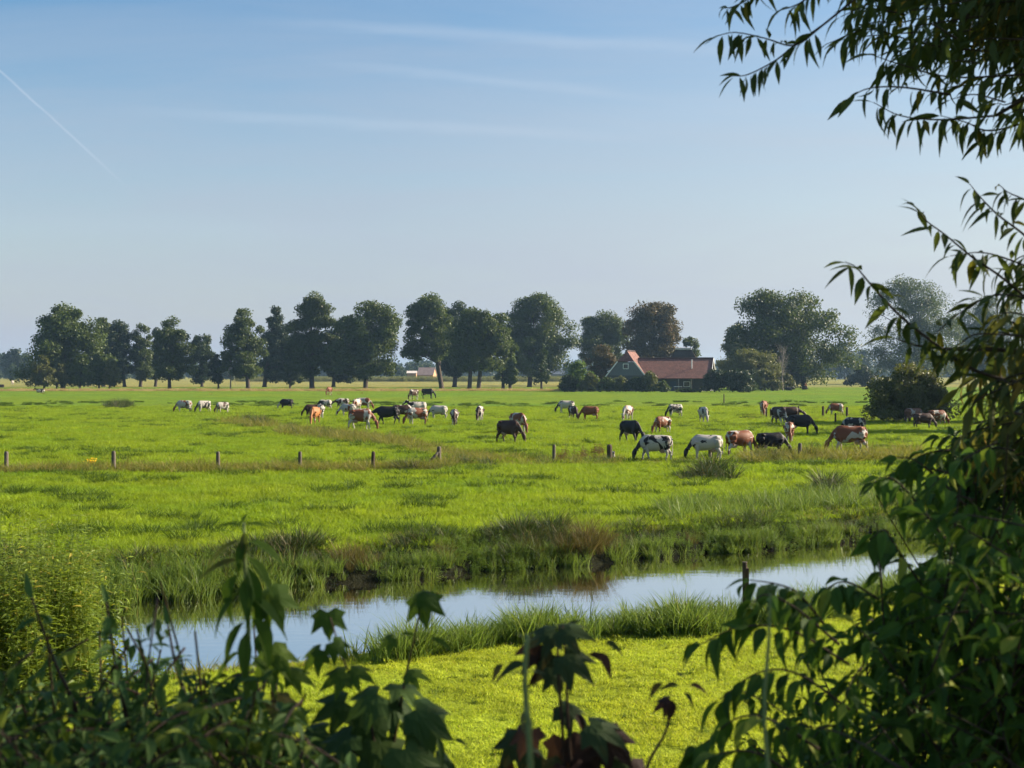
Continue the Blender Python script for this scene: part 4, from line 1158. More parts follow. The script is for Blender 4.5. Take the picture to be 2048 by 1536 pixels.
# shrubs
gh = 'garden shrubs around the farm'
for (uL, uR, vT, vB, ut, d, mat, lab, shp) in [
    (1126, 1190, 721, 782, 1150, 322, 'bright', 'bright green shrub at the left end of the farm garden', 'bush'), (1118, 1160, 748, 786, 1140, 316, 'oak_dark', 'dark low shrub below the bright green one', 'bush'),
    (1158, 1200, 744, 786, 1180, 316, 'olive', 'olive shrub right of the bright green one', 'bush'), (1174, 1242, 688, 765, 1210, 352, 'rust', 'copper leaved tree beside the gable', 'oak'),
    (1196, 1232, 752, 786, 1214, 316, 'oak', 'shrub at the left corner of the gable', 'bush'), (1226, 1256, 750, 786, 1240, 315, 'olive', 'yellowish shrub before the gable wall', 'bush'),
    (1250, 1296, 752, 786, 1272, 315, 'oak_dark', 'dark shrub under the gable eave', 'bush'), (1282, 1318, 739, 786, 1300, 315, 'olive', 'taller shrub where gable and long roof meet', 'bush'),
    (1316, 1338, 760, 786, 1328, 314, 'oak', 'small shrub in front of the long low wall', 'bush'), (1350, 1398, 777, 787, 1370, 312, 'oak', 'knee high planting before the terrace', 'bush'),
    (1404, 1462, 737, 787, 1430, 312, 'oak_dark', 'left block of the dark clipped hedge', 'hedge'), (1452, 1510, 738, 788, 1480, 311, 'oak_dark', 'right block of the dark clipped hedge', 'hedge'),
    (1440, 1564, 694, 770, 1500, 348, 'olive', 'big olive brown shrub behind the hedge', 'bush'), (1502, 1560, 735, 784, 1530, 335, 'olive', 'olive thicket right of the hedge', 'bush'),
    (1552, 1588, 745, 782, 1570, 345, 'olive', 'scrub at the foot of the huge tree', 'bush')]:
    tree(uL, uR, vT, vB, ut, d, mat, lab, shp, 'garden_shrub' if 'hedge' not in lab or 'behind' in lab or 'right of' in lab else 'hedge_block', 'shrub', gh, 0.34, 1.3, depth=0.8, tr=0.02)
tree(1722, 1912, 722, 846, 1815, 122, 'olive', 'big rounded willow bush on the pasture at right', 'bush', 'willow_bush', 'shrub', 'shrubs on the pasture', 0.20, 1.5, depth=0.7, tr=0.02, stems=2)
tree(1690, 1765, 728, 778, 1725, 430, 'oak_dark', 'dark scrub beyond the field left of the willow bush', 'bush', 'far_scrub', 'shrub', 'shrubs on the pasture', 0.5, 1.2)
# trees beyond the right edge that shade the pasture
for (x, y, h, lab) in [(48, 122, 16, 'field tree standing beyond the right picture edge, the farther one'), (45, 104, 15, 'field tree standing beyond the right picture edge, the nearer one')]:
    ux = x / y * F + 1024
    r = 4.6 / y * F
    tree(ux - r, ux + r, HZ + (CZ - h) / y * F, HZ + (CZ - 2.2) / y * F, ux, y, 'oak', lab, 'oak', 'field_tree', 'tree', 'trees beyond the right edge', 0.4, 1.0)
# far wood on the horizon
def far_proto(a):
    rs = rng
    cl = crown_points(5.5, 5, 0.5, 12, 26, 2, 'oak', rs)
    ci = rs.integers(0, 26, 900)
    g = unit(rs.normal(0, 1, (900, 3))) * (rs.random(900) ** 0.5)[:, None]
    put_leaves(a, cl[ci] + g * 2.3, rs.normal(0, 1, (900, 3)), g + rs.normal(0, .5, (900, 3)), 1.3 * rs.uniform(.6, 1.2, 900), 'quad')
    a.tube([(0, 0, -0.2), (0, 0, 8)], [0.4, 0.2], 6)
PR['wood'] = proto('far_tree', M['far'], far_proto, 4)
x = rng.uniform(-640, 640, 520); y = rng.uniform(1150, 1500, 520)
scatter('distant_wood', PR['wood'], np.stack([x, y, 0 * x], 1), rng.uniform(0.75, 1.35, 520), 'blue hazy wood along the horizon', 'wood', 0.02)
x = rng.uniform(-420, -40, 60); y = rng.uniform(780, 1000, 60)
scatter('field_edge_wood', PR['wood'], np.stack([x, y, 0 * x], 1), rng.uniform(0.3, 0.75, 60), 'hazy thicket behind the stubble field', 'wood', 0.02)

# ------------------------------------------------------------------ farm
def tiles(name, c1, c2, sx=3.3, sy=2.6):
    m, nt, out = new_mat(name)
    tc = N(nt, 'ShaderNodeTexCoord')
    b = N(nt, 'ShaderNodeTexBrick'); b.inputs['Scale'].default_value = 1.0
    b.inputs['Brick Width'].default_value = 0.30; b.inputs['Row Height'].default_value = 0.34; b.inputs['Mortar Size'].default_value = 0.035
    b.offset = 0.0
    b.inputs['Color1'].default_value = (*c1, 1); b.inputs['Color2'].default_value = (*c2, 1); b.inputs['Mortar'].default_value = (c1[0] * .3, c1[1] * .3, c1[2] * .3, 1)
    L(nt, tc.outputs['UV'], b.inputs['Vector'])
    n = noise(nt, tc.outputs['Object'], 0.9, 4)
    f = ramp(nt, n.outputs['Fac'], [(0.3, 0.72), (0.7, 1.15)])
    mm = N(nt, 'ShaderNodeMix', data_type='RGBA', blend_type='MULTIPLY'); mm.inputs[0].default_value = 1
    L(nt, b.outputs['Color'], mm.inputs[6]); L(nt, f, mm.inputs[7])
    p = N(nt, 'ShaderNodeBsdfPrincipled'); p.inputs['Roughness'].default_value = 0.75
    L(nt, mm.outputs[2], p.inputs['Base Color'])
    bp = N(nt, 'ShaderNodeBump'); bp.inputs['Strength'].default_value = 0.8; bp.inputs['Distance'].default_value = 0.08
    L(nt, b.outputs['Fac'], bp.inputs['Height']); bp.invert = True
    L(nt, bp.outputs[0], p.inputs['Normal']); L(nt, p.outputs[0], out.inputs[0])
    return m
def boards(name, c1, c2):
    m, nt, out = new_mat(name)
    tc = N(nt, 'ShaderNodeTexCoord')
    w = N(nt, 'ShaderNodeTexWave'); w.wave_type = 'BANDS'; w.bands_direction = 'X'; w.inputs['Scale'].default_value = 1.6; w.inputs['Distortion'].default_value = 0.3
    L(nt, tc.outputs['Object'], w.inputs['Vector'])
    col = ramp(nt, w.outputs['Fac'], [(0.05, c1), (0.25, c2)])
    p = N(nt, 'ShaderNodeBsdfPrincipled'); p.inputs['Roughness'].default_value = 0.8
    L(nt, col, p.inputs['Base Color']); L(nt, p.outputs[0], out.inputs[0])
    return m
M['tile'] = tiles('clay_tiles', (0.180, 0.067, 0.045), (0.255, 0.100, 0.067))
M['board'] = boards('grey_green_boards', (0.045, 0.052, 0.056), (0.125, 0.14, 0.15))
M['wall'] = surf_mat('dark_brick_wall', (0.045, 0.050, 0.055), (0.085, 0.085, 0.085), 6)
M['white'] = surf_mat('white_paint', (0.66, 0.66, 0.63), (0.80, 0.80, 0.77), 4, 0.5, 0.05)
M['door'] = surf_mat('blue_door_paint', (0.03, 0.05, 0.075), (0.05, 0.075, 0.11), 4, 0.5, 0.05)
M['glass'] = surf_mat('window_glass', (0.012, 0.015, 0.018), (0.02, 0.024, 0.028), 2, 0.08, 0.02, 0.6)
M['metal'] = surf_mat('flue_metal', (0.50, 0.50, 0.50), (0.65, 0.65, 0.65), 4, 0.35, 0.05, 0.5)
M['thatch'] = surf_mat('old_thatch', (0.035, 0.028, 0.022), (0.07, 0.055, 0.043), 3, 0.95, 0.9, stretch=(1, 1, 3))
M['ridge'] = surf_mat('pale_ridge', (0.52, 0.46, 0.42), (0.68, 0.62, 0.57), 3, 0.8, 0.2)
M['farroof'] = surf_mat('grey_pink_roof', (0.22, 0.15, 0.13), (0.32, 0.24, 0.21), 0.7, 0.8, 0.1)
M['farwall'] = surf_mat('ochre_wall', (0.36, 0.20, 0.10), (0.48, 0.30, 0.17), 0.7, 0.8, 0.1)
M['shed'] = surf_mat('blue_grey_sheeting', (0.07, 0.09, 0.11), (0.11, 0.13, 0.16), 0.7, 0.6, 0.1)

def uv_slab(name, mat, parent, quads, th=0.16):
    """roof slopes of one roof: quads as corner lists (first edge along the eave), planar uv in metres"""
    V, Fc, UV = [], [], []
    for q in quads:
        q = [Vector(p) for p in q]
        n = (q[1] - q[0]).cross(q[-1] - q[0]).normalized()
        if n.z < 0: n = -n
        ex = (q[1] - q[0]).normalized(); ey = n.cross(ex)
        k = len(q); o = len(V)
        V += [tuple(p) for p in q] + [tuple(p - n * th) for p in q]
        uv = [((p - q[0]).dot(ex), (p - q[0]).dot(ey)) for p in q]
        Fc.append(tuple(o + i for i in range(k))); UV += uv
        Fc.append(tuple(o + k + i for i in reversed(range(k)))); UV += list(reversed(uv))
        for i in range(k):
            j = (i + 1) % k
            Fc.append((o + i, o + k + i, o + k + j, o + j)); UV += [(0, 0)] * 4
    me = bpy.data.meshes.new(name); me.from_pydata(V, [], Fc)
    l = me.uv_layers.new(name='UVMap')
    for i, t in enumerate(UV): l.data[i].uv = t
    me.materials.append(M[mat])
    o = bpy.data.objects.new(name, me); COL.objects.link(o); o.parent = parent
    return o

D0 = 330.0
hx0 = (1252 - 1024) / F * D0
farm = empty('farmhouse', (hx0, D0, 0), R(-13), 'farmhouse with red clay tile roofs and grey boarded gable', 'farmhouse')
e, ez, rz_, hipz, hy = 4.75, 3.3, 9.35, 6.9, 1.5
hx_ = (rz_ - hipz) / (rz_ - ez) * e
Lm = 15.0
# main roof: two slopes cut by a half hip in front
uv_slab('main_roof', 'tile', farm, [
    [(e, -0.35, ez), (e, Lm, ez), (0, Lm, rz_), (0, hy, rz_), (hx_, -0.35, hipz)],
    [(-e, Lm, ez), (-e, -0.35, ez), (-hx_, -0.35, hipz), (0, hy, rz_), (0, Lm, rz_)]], 0.15)
uv_slab('hip_roof', 'tile', farm, [[(-hx_ - .02, -0.45, hipz - .03), (hx_ + .02, -0.45, hipz - .03), (0, hy - .05, rz_ + .03)]], 0.12)
a = Acc(); a.tube([(0, hy, rz_ + .08), (0, Lm, rz_ + .08)], [0.14, 0.14], 8); a.tube([(1.95, 6.4, 7.72), (19.6, 6.4, 7.72)], [0.13, 0.13], 8); a.build('ridge_tiles', M['tile'], farm)
# gable wall
a = Acc()
V = [(-4.2, 0, 3.6), (4.2, 0, 3.6), (hx_ - .15, 0, hipz - .15), (-hx_ + .15, 0, hipz - .15)]
V2 = [(p[0], 0.2, p[2]) for p in V]
a.add(V + V2, [(0, 1, 2, 3), (7, 6, 5, 4), (0, 4, 5, 1), (1, 5, 6, 2), (2, 6, 7, 3), (3, 7, 4, 0)]); a.build('gable_wall', M['board'], farm)
a = Acc(); a.box(-4.2, 4.2, 0.05, Lm - 0.3, 0, 3.6); a.build('wall', M['wall'], farm)
for s in (-1, 1):
    a = Acc()
    p0, p1 = Vector((s * (e + .02), -0.42, ez - .02)), Vector((s * (hx_ + .0), -0.42, hipz - .05))
    d_ = (p1 - p0); n_ = Vector((-d_.z, 0, d_.x)).normalized() * 0.13
    V = [p0 - n_, p0 + n_, p1 + n_, p1 - n_]
    V += [p + Vector((0, -0.06, 0)) for p in V]
    a.add([tuple(p) for p in V], [(0, 1, 2, 3), (7, 6, 5, 4), (0, 4, 5, 1), (1, 5, 6, 2), (2, 6, 7, 3), (3, 7, 4, 0)])
    a.build('bargeboard', M['white'], farm)
a = Acc(); a.box(-0.55 - .15, 0.45 + .15, -0.09, 0.0, 5.1, 6.35); wf = a.build('window', M['white'], farm)
a = Acc(); a.box(-0.45 - .1, 0.35 + .1, -0.12, -0.095, 5.25, 6.2); a.build('pane', M['glass'], wf)
# long wing
w0, w1, wy0, wyr, wy1, wez, wrz = 4.9, 19.6, -0.4, 6.4, 13.0, 2.95, 7.6
uv_slab('wing_roof', 'tile', farm, [[(w0 - 0.2, wy0, wez), (w1, wy0, wez), (w1, wyr, wrz), (1.75, wyr, wrz)], [(w1, wy1, wez), (w0, wy1, wez), (1.75, wyr, wrz), (w1, wyr, wrz)]], 0.15)
a = Acc(); a.box(4.25, 15.2, 1.4, 12.4, 0, 3.0); a.box(15.2, w1 - 0.5, 3.4, 12.4, 0, 3.0); a.build('wing_wall', M['wall'], farm)
a = Acc()
V = [(w1 - .5, 1.0, 3.0), (w1 - .5, 12.0, 3.0), (w1 - .5, wyr, wrz - 0.25)]
a.add(V + [(p[0] - .2, p[1], p[2]) for p in V], [(0, 3, 4, 1), (1, 4, 5, 2), (2, 5, 3, 0)], [(0, 1, 2), (5, 4, 3)]); a.build('wing_gable', M['board'], farm)
for (ya, za, yb, zb_) in [(wy0 - .02, wez, wyr, wrz), (wy1 + .02, wez, wyr, wrz)]:
    a = Acc()
    p0, p1 = Vector((w1 + .02, ya, za)), Vector((w1 + .02, yb, zb_))
    n_ = Vector((0, -(p1 - p0).z, (p1 - p0).y)).normalized() * 0.16
    V = [p0 - n_, p0 + n_, p1 + n_, p1 - n_]; V += [p + Vector((0.07, 0, 0)) for p in V]
    a.add([tuple(p) for p in V], [(0, 1, 2, 3), (7, 6, 5, 4), (0, 4, 5, 1), (1, 5, 6, 2), (2, 6, 7, 3), (3, 7, 4, 0)])
    a.build('wing_bargeboard', M['white'], farm)
for x_ in (12.2, 15.1, 18.6):
    a = Acc(); a.box(x_ - .09, x_ + .09, -0.1, 0.08, 0, 3.0); a.build('veranda_post', M['bark_pale'] if x_ < 18 else M['post'], farm)
a = Acc(); a.box(10.1, 11.5, 1.3, 1.395, 0, 2.3); dd = a.build('door', M['door'], farm)
a = Acc(); a.box(11.3, 11.38, 1.24, 1.298, 1.0, 1.15); a.build('handle', M['metal'], dd)
for x_ in (7.2, 13.2):
    a = Acc(); a.box(x_, x_ + 1.5, 1.3, 1.395, 1.0, 2.2); wf = a.build('window', M['white'], farm)
    a = Acc(); a.box(x_ + .1, x_ + 1.4, 1.27, 1.298, 1.1, 2.1); a.build('pane', M['glass'], wf)
a = Acc(); a.tube([(14.9, 3.0, 5.0), (14.9, 3.0, 7.15)], [0.13, 0.13], 8); a.tube([(14.9, 3.0, 7.15), (14.9, 3.0, 7.3)], [0.2, 0.2], 8); a.build('chimney_pipe', M['metal'], farm)
# garden table with cloth and chairs on the terrace
tb = empty('garden_table', ((1356 - 1024) / F * 326, 326, 0), R(-13), 'white topped garden table on the farm terrace', 'table')
a = Acc(); a.box(-0.9, 0.9, -0.45, 0.45, 1.02, 1.12); a.build('tabletop', M['white'], tb)
for sx in (-.8, .8):
    for sy in (-.38, .38):
        a = Acc(); a.box(sx - .05, sx + .05, sy - .05, sy + .05, 0, 1.02); a.build('leg', M['post'], tb)
# thatched house behind
th = empty('thatched_house', ((1370 - 1024) / F * 385, 385, 0), R(-10), 'thatched house with a pale ridge behind the farm', 'house')
uv_slab('roof', 'thatch', th, [[(-6, -5.5, 3.0), (6.5, -5.5, 3.0), (1.6, 0, 10.6), (-2.6, 0, 10.6)], [(6.5, 5.5, 3.0), (-6, 5.5, 3.0), (-2.6, 0, 10.6), (1.6, 0, 10.6)],
    [(6.5, -5.5, 3.0), (6.5, 5.5, 3.0), (1.6, 0, 10.6)], [(-6, 5.5, 3.0), (-6, -5.5, 3.0), (-2.6, 0, 10.6)]], 0.35)
a = Acc(); a.tube([(-2.7, 0, 10.7), (1.7, 0, 10.7)], [0.36, 0.36], 8); a.build('ridge_cap', M['ridge'], th)
a = Acc(); a.box(-5.4, 5.9, -4.9, 4.9, 0, 3.1); a.build('wall', M['wall'], th)
# far barns
def barn(u, d, w, l, ez, rz, rot, roofm, wallm, label, cat='barn', name='far_barn'):
    b = empty(name, ((u - 1024) / F * d, d, 0), R(rot), label, cat)
    uv_slab('roof', roofm, b, [[(-l / 2, -w / 2, ez), (l / 2, -w / 2, ez), (l / 2, 0, rz), (-l / 2, 0, rz)], [(l / 2, w / 2, ez), (-l / 2, w / 2, ez), (-l / 2, 0, rz), (l / 2, 0, rz)]], 0.2)
    a = Acc(); a.box(-l / 2 + .3, l / 2 - .3, -w / 2 + .4, w / 2 - .4, 0, ez + .1)
    for s in (-1, 1):
        xx = s * (l / 2 - .3)
        V = [(xx, -w / 2 + .4, ez + .1), (xx, w / 2 - .4, ez + .1), (xx, 0, rz - .25)]
        a.add(V + [(xx - s * .2, p[1], p[2]) for p in V], [(0, 3, 4, 1), (1, 4, 5, 2), (2, 5, 3, 0)], [(0, 1, 2), (5, 4, 3)])
    a.build('wall', M[wallm], b)
    return b
barn(854, 760, 11, 9, 3.0, 7.0, -8, 'farroof', 'farwall', 'far barn with a greyish pink roof seen between the oaks', name='far_barn')
barn(824, 770, 7, 5.5, 4.0, 5.2, 0, 'ridge', 'farwall', 'low ochre outbuilding left of the pink roofed barn', 'outbuilding', 'far_outbuilding')
barn(1108, 760, 14, 11, 3.4, 6.0, 0, 'shed', 'shed', 'dark blue shed seen beside the big spreading oak', 'shed', 'far_shed')
barn(1682, 900, 5, 6, 2.4, 4.0, 0, 'white', 'white', 'small white cottage in the blue trees at right', 'cottage', 'far_cottage')

# cyclist by the huge tree
d = 350.0
cy = ((1611 - 1024) / F * d, d, float(height((1611 - 1024) / F * d, d)))
bk = empty('bicycle', cy, R(205), 'dark bicycle ridden past the huge tree', 'bicycle')
for sx in (-.53, .53):
    a = Acc()
    ring = [(sx + .33 * math.cos(t), 0, .35 + .33 * math.sin(t)) for t in np.linspace(0, 2 * PI, 25)]
    a.tube(ring, 0.02, 6, False)
    for t in np.linspace(0, PI, 8, endpoint=False):
        a.tube([(sx + .33 * math.cos(t), 0, .35 + .33 * math.sin(t)), (sx - .33 * math.cos(t), 0, .35 - .33 * math.sin(t))], 0.003, 3, False)
    a.build('wheel', M['post_dark'], bk)
a = Acc()
for s in ([(-.53, 0, .35), (-.1, 0, .3), (-.2, 0, .82), (-.53, 0, .35)], [(-.1, 0, .3), (.38, 0, .8), (-.17, 0, .74)], [(.53, 0, .35), (.36, 0, .98), (.3, 0, 1.06)], [(.2, -.25, 1.06), (.32, 0, 1.08), (.2, .25, 1.06)], [(-.2, 0, .82), (-.21, 0, .92)]):
    a.tube(s, 0.018, 6)
a.build('frame', M['post_dark'], bk)
a = Acc(); a.box(-.33, -.08, -.08, .08, .92, .98); a.build('saddle', M['bark'], bk)
a = Acc()
loft(a, [(-.24, 0, .98, .15, .10), (-.20, 0, 1.06, .16, .13), (-.12, 0, 1.25, .15, .11), (-.03, 0, 1.42, .17, .11), (.02, 0, 1.50, .10, .08), (.05, 0, 1.56, .055, .055)], 12)
loft(a, [(.05, 0, 1.56, .05, .05), (.08, 0, 1.64, .075, .09), (.10, 0, 1.72, .08, .10), (.10, 0, 1.79, .05, .06)], 10)
for s in (-1, 1):
    kx = .12 if s > 0 else .22
    loft(a, [(-.20, s * .08, 1.02, .085, .085), (kx, s * .09, .85 - .1 * (s < 0), .065, .065), (kx - .12, s * .1, .55, .05, .05), (-.1, s * .1, .2 + .2 * (s < 0), .04, .04), (.05, s * .1, .15 + .2 * (s < 0), .04, .035)], 8)
    loft(a, [(-.02, s * .17, 1.43, .05, .05), (.06, s * .22, 1.22, .042, .042), (.22, s * .23, 1.10, .032, .032), (.27, s * .22, 1.08, .035, .03)], 8)
pm = fuse(a, 'person', 0.018, 2)
pm.materials.append(surf_mat('person_skin', (0.42, 0.27, 0.2), (0.5, 0.33, 0.25), 5))
pm.materials.append(surf_mat('orange_shirt', (0.40, 0.14, 0.05), (0.5, 0.2, 0.08), 5))
pm.materials.append(surf_mat('dark_trousers', (0.03, 0.03, 0.035), (0.05, 0.05, 0.055), 5))
cz_ = np.array([p_.center.z for p_ in pm.polygons])
pm.polygons.foreach_set('material_index', np.where(cz_ > 1.53, 0, np.where(cz_ > 1.03, 1, 2)).astype(np.int32))
pe = bpy.data.objects.new('person', pm); COL.objects.link(pe); pe.location = cy; pe.rotation_euler = (0, 0, R(205))
tag(pe, 'person in an orange top cycling past the huge tree', 'person')

# ------------------------------------------------------------------ foreground plants
def inside(poly, n):
    """n random points of a polygon"""
    P = np.array(poly, float)
    lo, hi = P.min(0), P.max(0)
    out_ = []
    while len(out_) < n:
        q = lo + rng.random(2) * (hi - lo)
        c = False
        j = len(P) - 1
        for i in range(len(P)):
            if (P[i, 1] > q[1]) != (P[j, 1] > q[1]) and q[0] < (P[j, 0] - P[i, 0]) * (q[1] - P[i, 1]) / (P[j, 1] - P[i, 1]) + P[i, 0]:
                c = not c
            j = i
        if c: out_.append(q)
    return np.array(out_)

def ground_at(u, d):
    x = (u - 1024) / F * d
    return Vector((x, d, float(height(x, d))))

def sprigs(aL, aT, poly, n, d0, d1, size, kind, length, per, heading=(-0.6, 0, 0.4), spread=0.5, droop=0.5, opposite=False, kind2=None, roots=None, r=0.0032):
    for (u, v) in inside(poly, n):
        d = rng.uniform(d0, d1)
        tip = np.array(px(u, v, d))
        h = unit(np.array(heading) + rng.normal(0, spread, 3))
        ln = length * rng.uniform(0.7, 1.25)
        st = tip - h * ln
        mid = tip - h * ln * 0.45 + np.array([0, 0, 0.07 * ln])
        leafy(aL, aT, [st, mid, tip], r, r * 0.35, per, size * rng.uniform(0.7, 1.1), kind, droop * rng.uniform(0.6, 1.3), jit=0.42, opposite=opposite, kind2=kind2)
        if roots:
            rr_ = np.array(roots); rt = rr_[np.argmin(np.abs(rr_[:, 0] - st[0]) + rng.random(len(rr_)) * 0.25)] + rng.normal(0, 0.10, 3) * (1, 1, 0)
            m1 = rt * 0.5 + st * 0.5 + np.array([0, 0, 0.05 * np.linalg.norm(st - rt)]) + rng.normal(0, 0.05, 3)
            C = spline([rt, m1, st - h * 0.04], 6)
            aT.tube([tuple(c) for c in C], list(np.linspace(r * 1.2, r * 0.8, len(C))), 5, False)

GR = lambda u, d: np.array(ground_at(u, d)) - np.array([0, 0, 0.05])

# the willow whose twigs hang into the picture
wt = empty('willow_tree', (6.4, 5.2, float(height(6.4, 5.2))), 0, 'willow tree at right with narrow leaves hanging into the sky', 'tree')
wz = float(height(6.4, 5.2))
aT = Acc()
aT.tube([(0, 0, -0.15), (0.05, 0, 0.4), (-0.1, 0.1, 1.6), (-0.2, 0.1, 3.0), (0.1, 0.2, 5.0), (0.3, 0.2, 7.0)], [0.42, 0.33, 0.28, 0.24, 0.15, 0.03], 14)
limbs = [[(-0.2, 0.1, 2.4), (-1.9, 0.1, 3.3), (-3.7, 0.5, 3.7)], [(-0.15, 0.1, 2.0), (-1.9, 0.1, 2.2), (-3.6, 0.0, 2.0)], [(-0.2, 0.1, 3.0), (-1.2, 1.0, 5.0), (-2.2, 1.6, 6.5)], [(0, 0.1, 3.4), (1.5, 0.6, 5.2), (2.8, 1.0, 6.4)], [(0, 0.1, 2.6), (1.8, -0.6, 3.8), (3.2, -1.0, 4.6)],
         [(-0.2, 0.1, 2.8), (-0.6, -1.6, 4.6), (-1.2, -3.0, 5.8)], [(0, 0.2, 2.8), (0.5, 1.9, 4.4), (0.8, 3.2, 5.2)]]
for l in limbs:
    aT.tube([tuple(c) for c in spline(l, 10)], list(np.linspace(0.15, 0.03, len(spline(l, 10)))), 8)
aT.build('trunk', M['bark'], wt, True)
aL = Acc()
cl = []
while len(cl) < 95:
    c = rng.uniform(-1, 1, 3)
    if 0.15 < np.linalg.norm(c) < 1: cl.append(c * (3.6, 4.4, 3.0) + (0.3, 0.0, 5.0))
cl = np.array(cl)
cl = cl[(cl[:, 0] + 6.4 - 0.7) > (cl[:, 1] + 5.2) * 0.385 + 0.45]
cl = cl[(cl[:, 2] > 3.1) | (cl[:, 0] > 1.6)]  # low clusters left out so sun reaches the lower right shrub
ci = rng.integers(0, len(cl), 14000)
g = unit(rng.normal(0, 1, (14000, 3))) * (rng.random(14000) ** 0.5)[:, None] * 0.8
put_leaves(aL, cl[ci] + g, rng.normal(0, 0.5, (14000, 3)) + (0, 0, -0.9), rng.normal(0, 1, (14000, 3)), 0.17 * rng.uniform(0.7, 1.2, 14000), 'willow')
aL.build('crown', M['willow'], wt)  # unseen crown out of frame, shaped to shade the foreground plants
def wl(p): return np.array(p) - np.array([6.4, 5.2, wz])
class Loc(Acc):
    """geometry given in world metres, stored relative to the willow's base"""
    def add(self, V, quads=None, tris=None, var=None):
        super().add(np.asarray(V, float).reshape(-1, 3) - np.array([6.4, 5.2, wz]), quads, tris, var)
aL, aT, aO = Loc(), Loc(), Loc()
def pt(u, v, d): return np.array(px(u, v, d))
# named twigs against the sky
def wtwig(pl, d, n, size=0.098, r=0.005, kind='willow', kind2='willow_curl', t0=0.05, acc=None, droop=0.75, full=1.25):
    leafy(acc or aL, aT, [pt(u, v, d + i * 0.05) for i, (u, v) in enumerate(pl)], r, 0.0016, int(n * full), size * 1.2, kind, droop * rng.uniform(0.5, 1.2), 0.75, 0.4, t0, 0.38, kind2=kind2)
wtwig([(1720, -10), (1640, 55), (1588, 92), (1530, 78), (1470, 66), (1430, 74)], 5.3, 21, 0.088, t0=0.35)
wtwig([(1640, 55), (1588, 92), (1550, 122), (1495, 150), (1464, 153)], 5.35, 14, 0.080, t0=0.45)
wtwig([(1560, -60), (1500, -5), (1468, 14), (1448, 18)], 5.4, 16, 0.085, t0=0.25)
wtwig([(1680, -60), (1610, 0), (1585, 14), (1560, 22)], 5.3, 12, 0.088, t0=0.2)
wtwig([(1900, 190), (1800, 175), (1735, 178), (1700, 196)], 5.5, 12, 0.10, t0=0.1)
wtwig([(1990, 232), (1880, 240), (1800, 232), (1745, 205)], 5.5, 20, 0.105, t0=0.05)
wtwig([(2070, 240), (1980, 262), (1930, 245), (1880, 232)], 5.6, 20, 0.11, t0=0.05)
wtwig([(2050, 150), (1900, 155), (1800, 130), (1740, 110)], 5.6, 22, 0.10)
wtwig([(2040, 110), (1850, 90), (1740, 60), (1650, 90)], 5.7, 26, 0.10)
wtwig([(2100, 285), (2048, 250), (1990, 268), (1955, 285)], 5.7, 8, 0.10)
# dense part of the bough above
dense = [(1625, -120), (1640, 40), (1730, 120), (1790, 170), (1900, 215), (2050, 240), (2200, 250), (2200, -130)]
for (u, v) in inside(dense, 165):
    d = rng.uniform(5.2, 6.6)
    w = [(u + rng.uniform(60, 170), v - rng.uniform(-10, 70)), (u + rng.uniform(25, 60), v - rng.uniform(0, 25)), (u, v)]
    wtwig(w, d, rng.integers(9, 16), 0.098, 0.004, full=1.0)
dark = [(1860, -120), (1900, 60), (1980, 150), (2060, 200), (2250, 230), (2250, -160)]
for (u, v) in inside(dark, 150):
    d = rng.uniform(5.6, 7.0)
    wtwig([(u + rng.uniform(60, 150), v - rng.uniform(-20, 60)), (u + rng.uniform(20, 60), v - 10), (u, v)], d, 13, 0.10, 0.004, acc=aO if rng.random() < 0.5 else aL, full=1.0)
# lower boughs at the right edge
wtwig([(2120, 780), (1960, 745), (1860, 680), (1790, 622), (1742, 570), (1712, 535), (1690, 524)], 4.9, 26, 0.105, 0.008, t0=0.35)
wtwig([(2100, 640), (2010, 560), (1945, 515), (1890, 470), (1850, 440), (1828, 412)], 5.2, 24, 0.098, 0.006, t0=0.1)
wtwig([(2100, 520), (2048, 470), (1995, 430), (1960, 395), (1938, 368)], 5.2, 20, 0.092, 0.006, t0=0.05)
wtwig([(2090, 420), (2050, 400), (2015, 385), (2000, 372)], 5.2, 10, 0.085, 0.004)
wtwig([(2110, 705), (2000, 700), (1900, 698), (1830, 690), (1790, 676)], 5.0, 12, 0.10, 0.010, t0=0.3)
wtwig([(2120, 560), (2020, 520), (1960, 505), (1900, 512)], 5.3, 18, 0.10, 0.005)
wtwig([(2080, 600), (1990, 590), (1920, 625), (1870, 668)], 5.0, 18, 0.10, 0.005)
reg = [(1985, 520), (1960, 610), (1900, 640), (1890, 720), (1915, 800), (1890, 870), (1910, 950), (2050, 980), (2250, 980), (2250, 500)]
for (u, v) in inside(reg, 125):
    d = rng.uniform(4.6, 6.0)
    wtwig([(u + rng.uniform(50, 150), v - rng.uniform(0, 80)), (u + rng.uniform(20, 50), v - 22), (u, v)], d, rng.integers(8, 14), 0.10, 0.004, acc=aO if (rng.random() < 0.75 and v > 600) else aL, full=1.0)
# twigs reach back to the limbs
for (u, v, d, lim) in [(1720, -10, 5.3, 5), (1900, 90, 5.8, 0), (2050, 150, 5.6, 0), (2120, 780, 4.9, 1), (2100, 640, 5.2, 1), (2100, 520, 5.3, 1), (2110, 705, 5.0, 1), (1990, 232, 5.6, 0), (2200, 850, 5.2, 1), (2350, 100, 6.2, 0)]:
    ls_ = spline(limbs[lim], 12); e_ = ls_[rng.integers(len(ls_) // 2, len(ls_))] + np.array([6.4, 5.2, wz])
    s_ = pt(u, v, d)
    m_ = (e_ + s_) / 2 + np.array([0, 0, 0.12]) + rng.normal(0, 0.12, 3)
    C = spline([e_, m_, s_], 8)
    aT.tube([tuple(c) for c in C], list(np.linspace(0.028, 0.007, len(C))), 6)
aL.build('leaves', M['willow'], wt); aO.build('autumn_leaves', M['willow_old'], wt); aT.build('branches', M['twig'], wt, True)

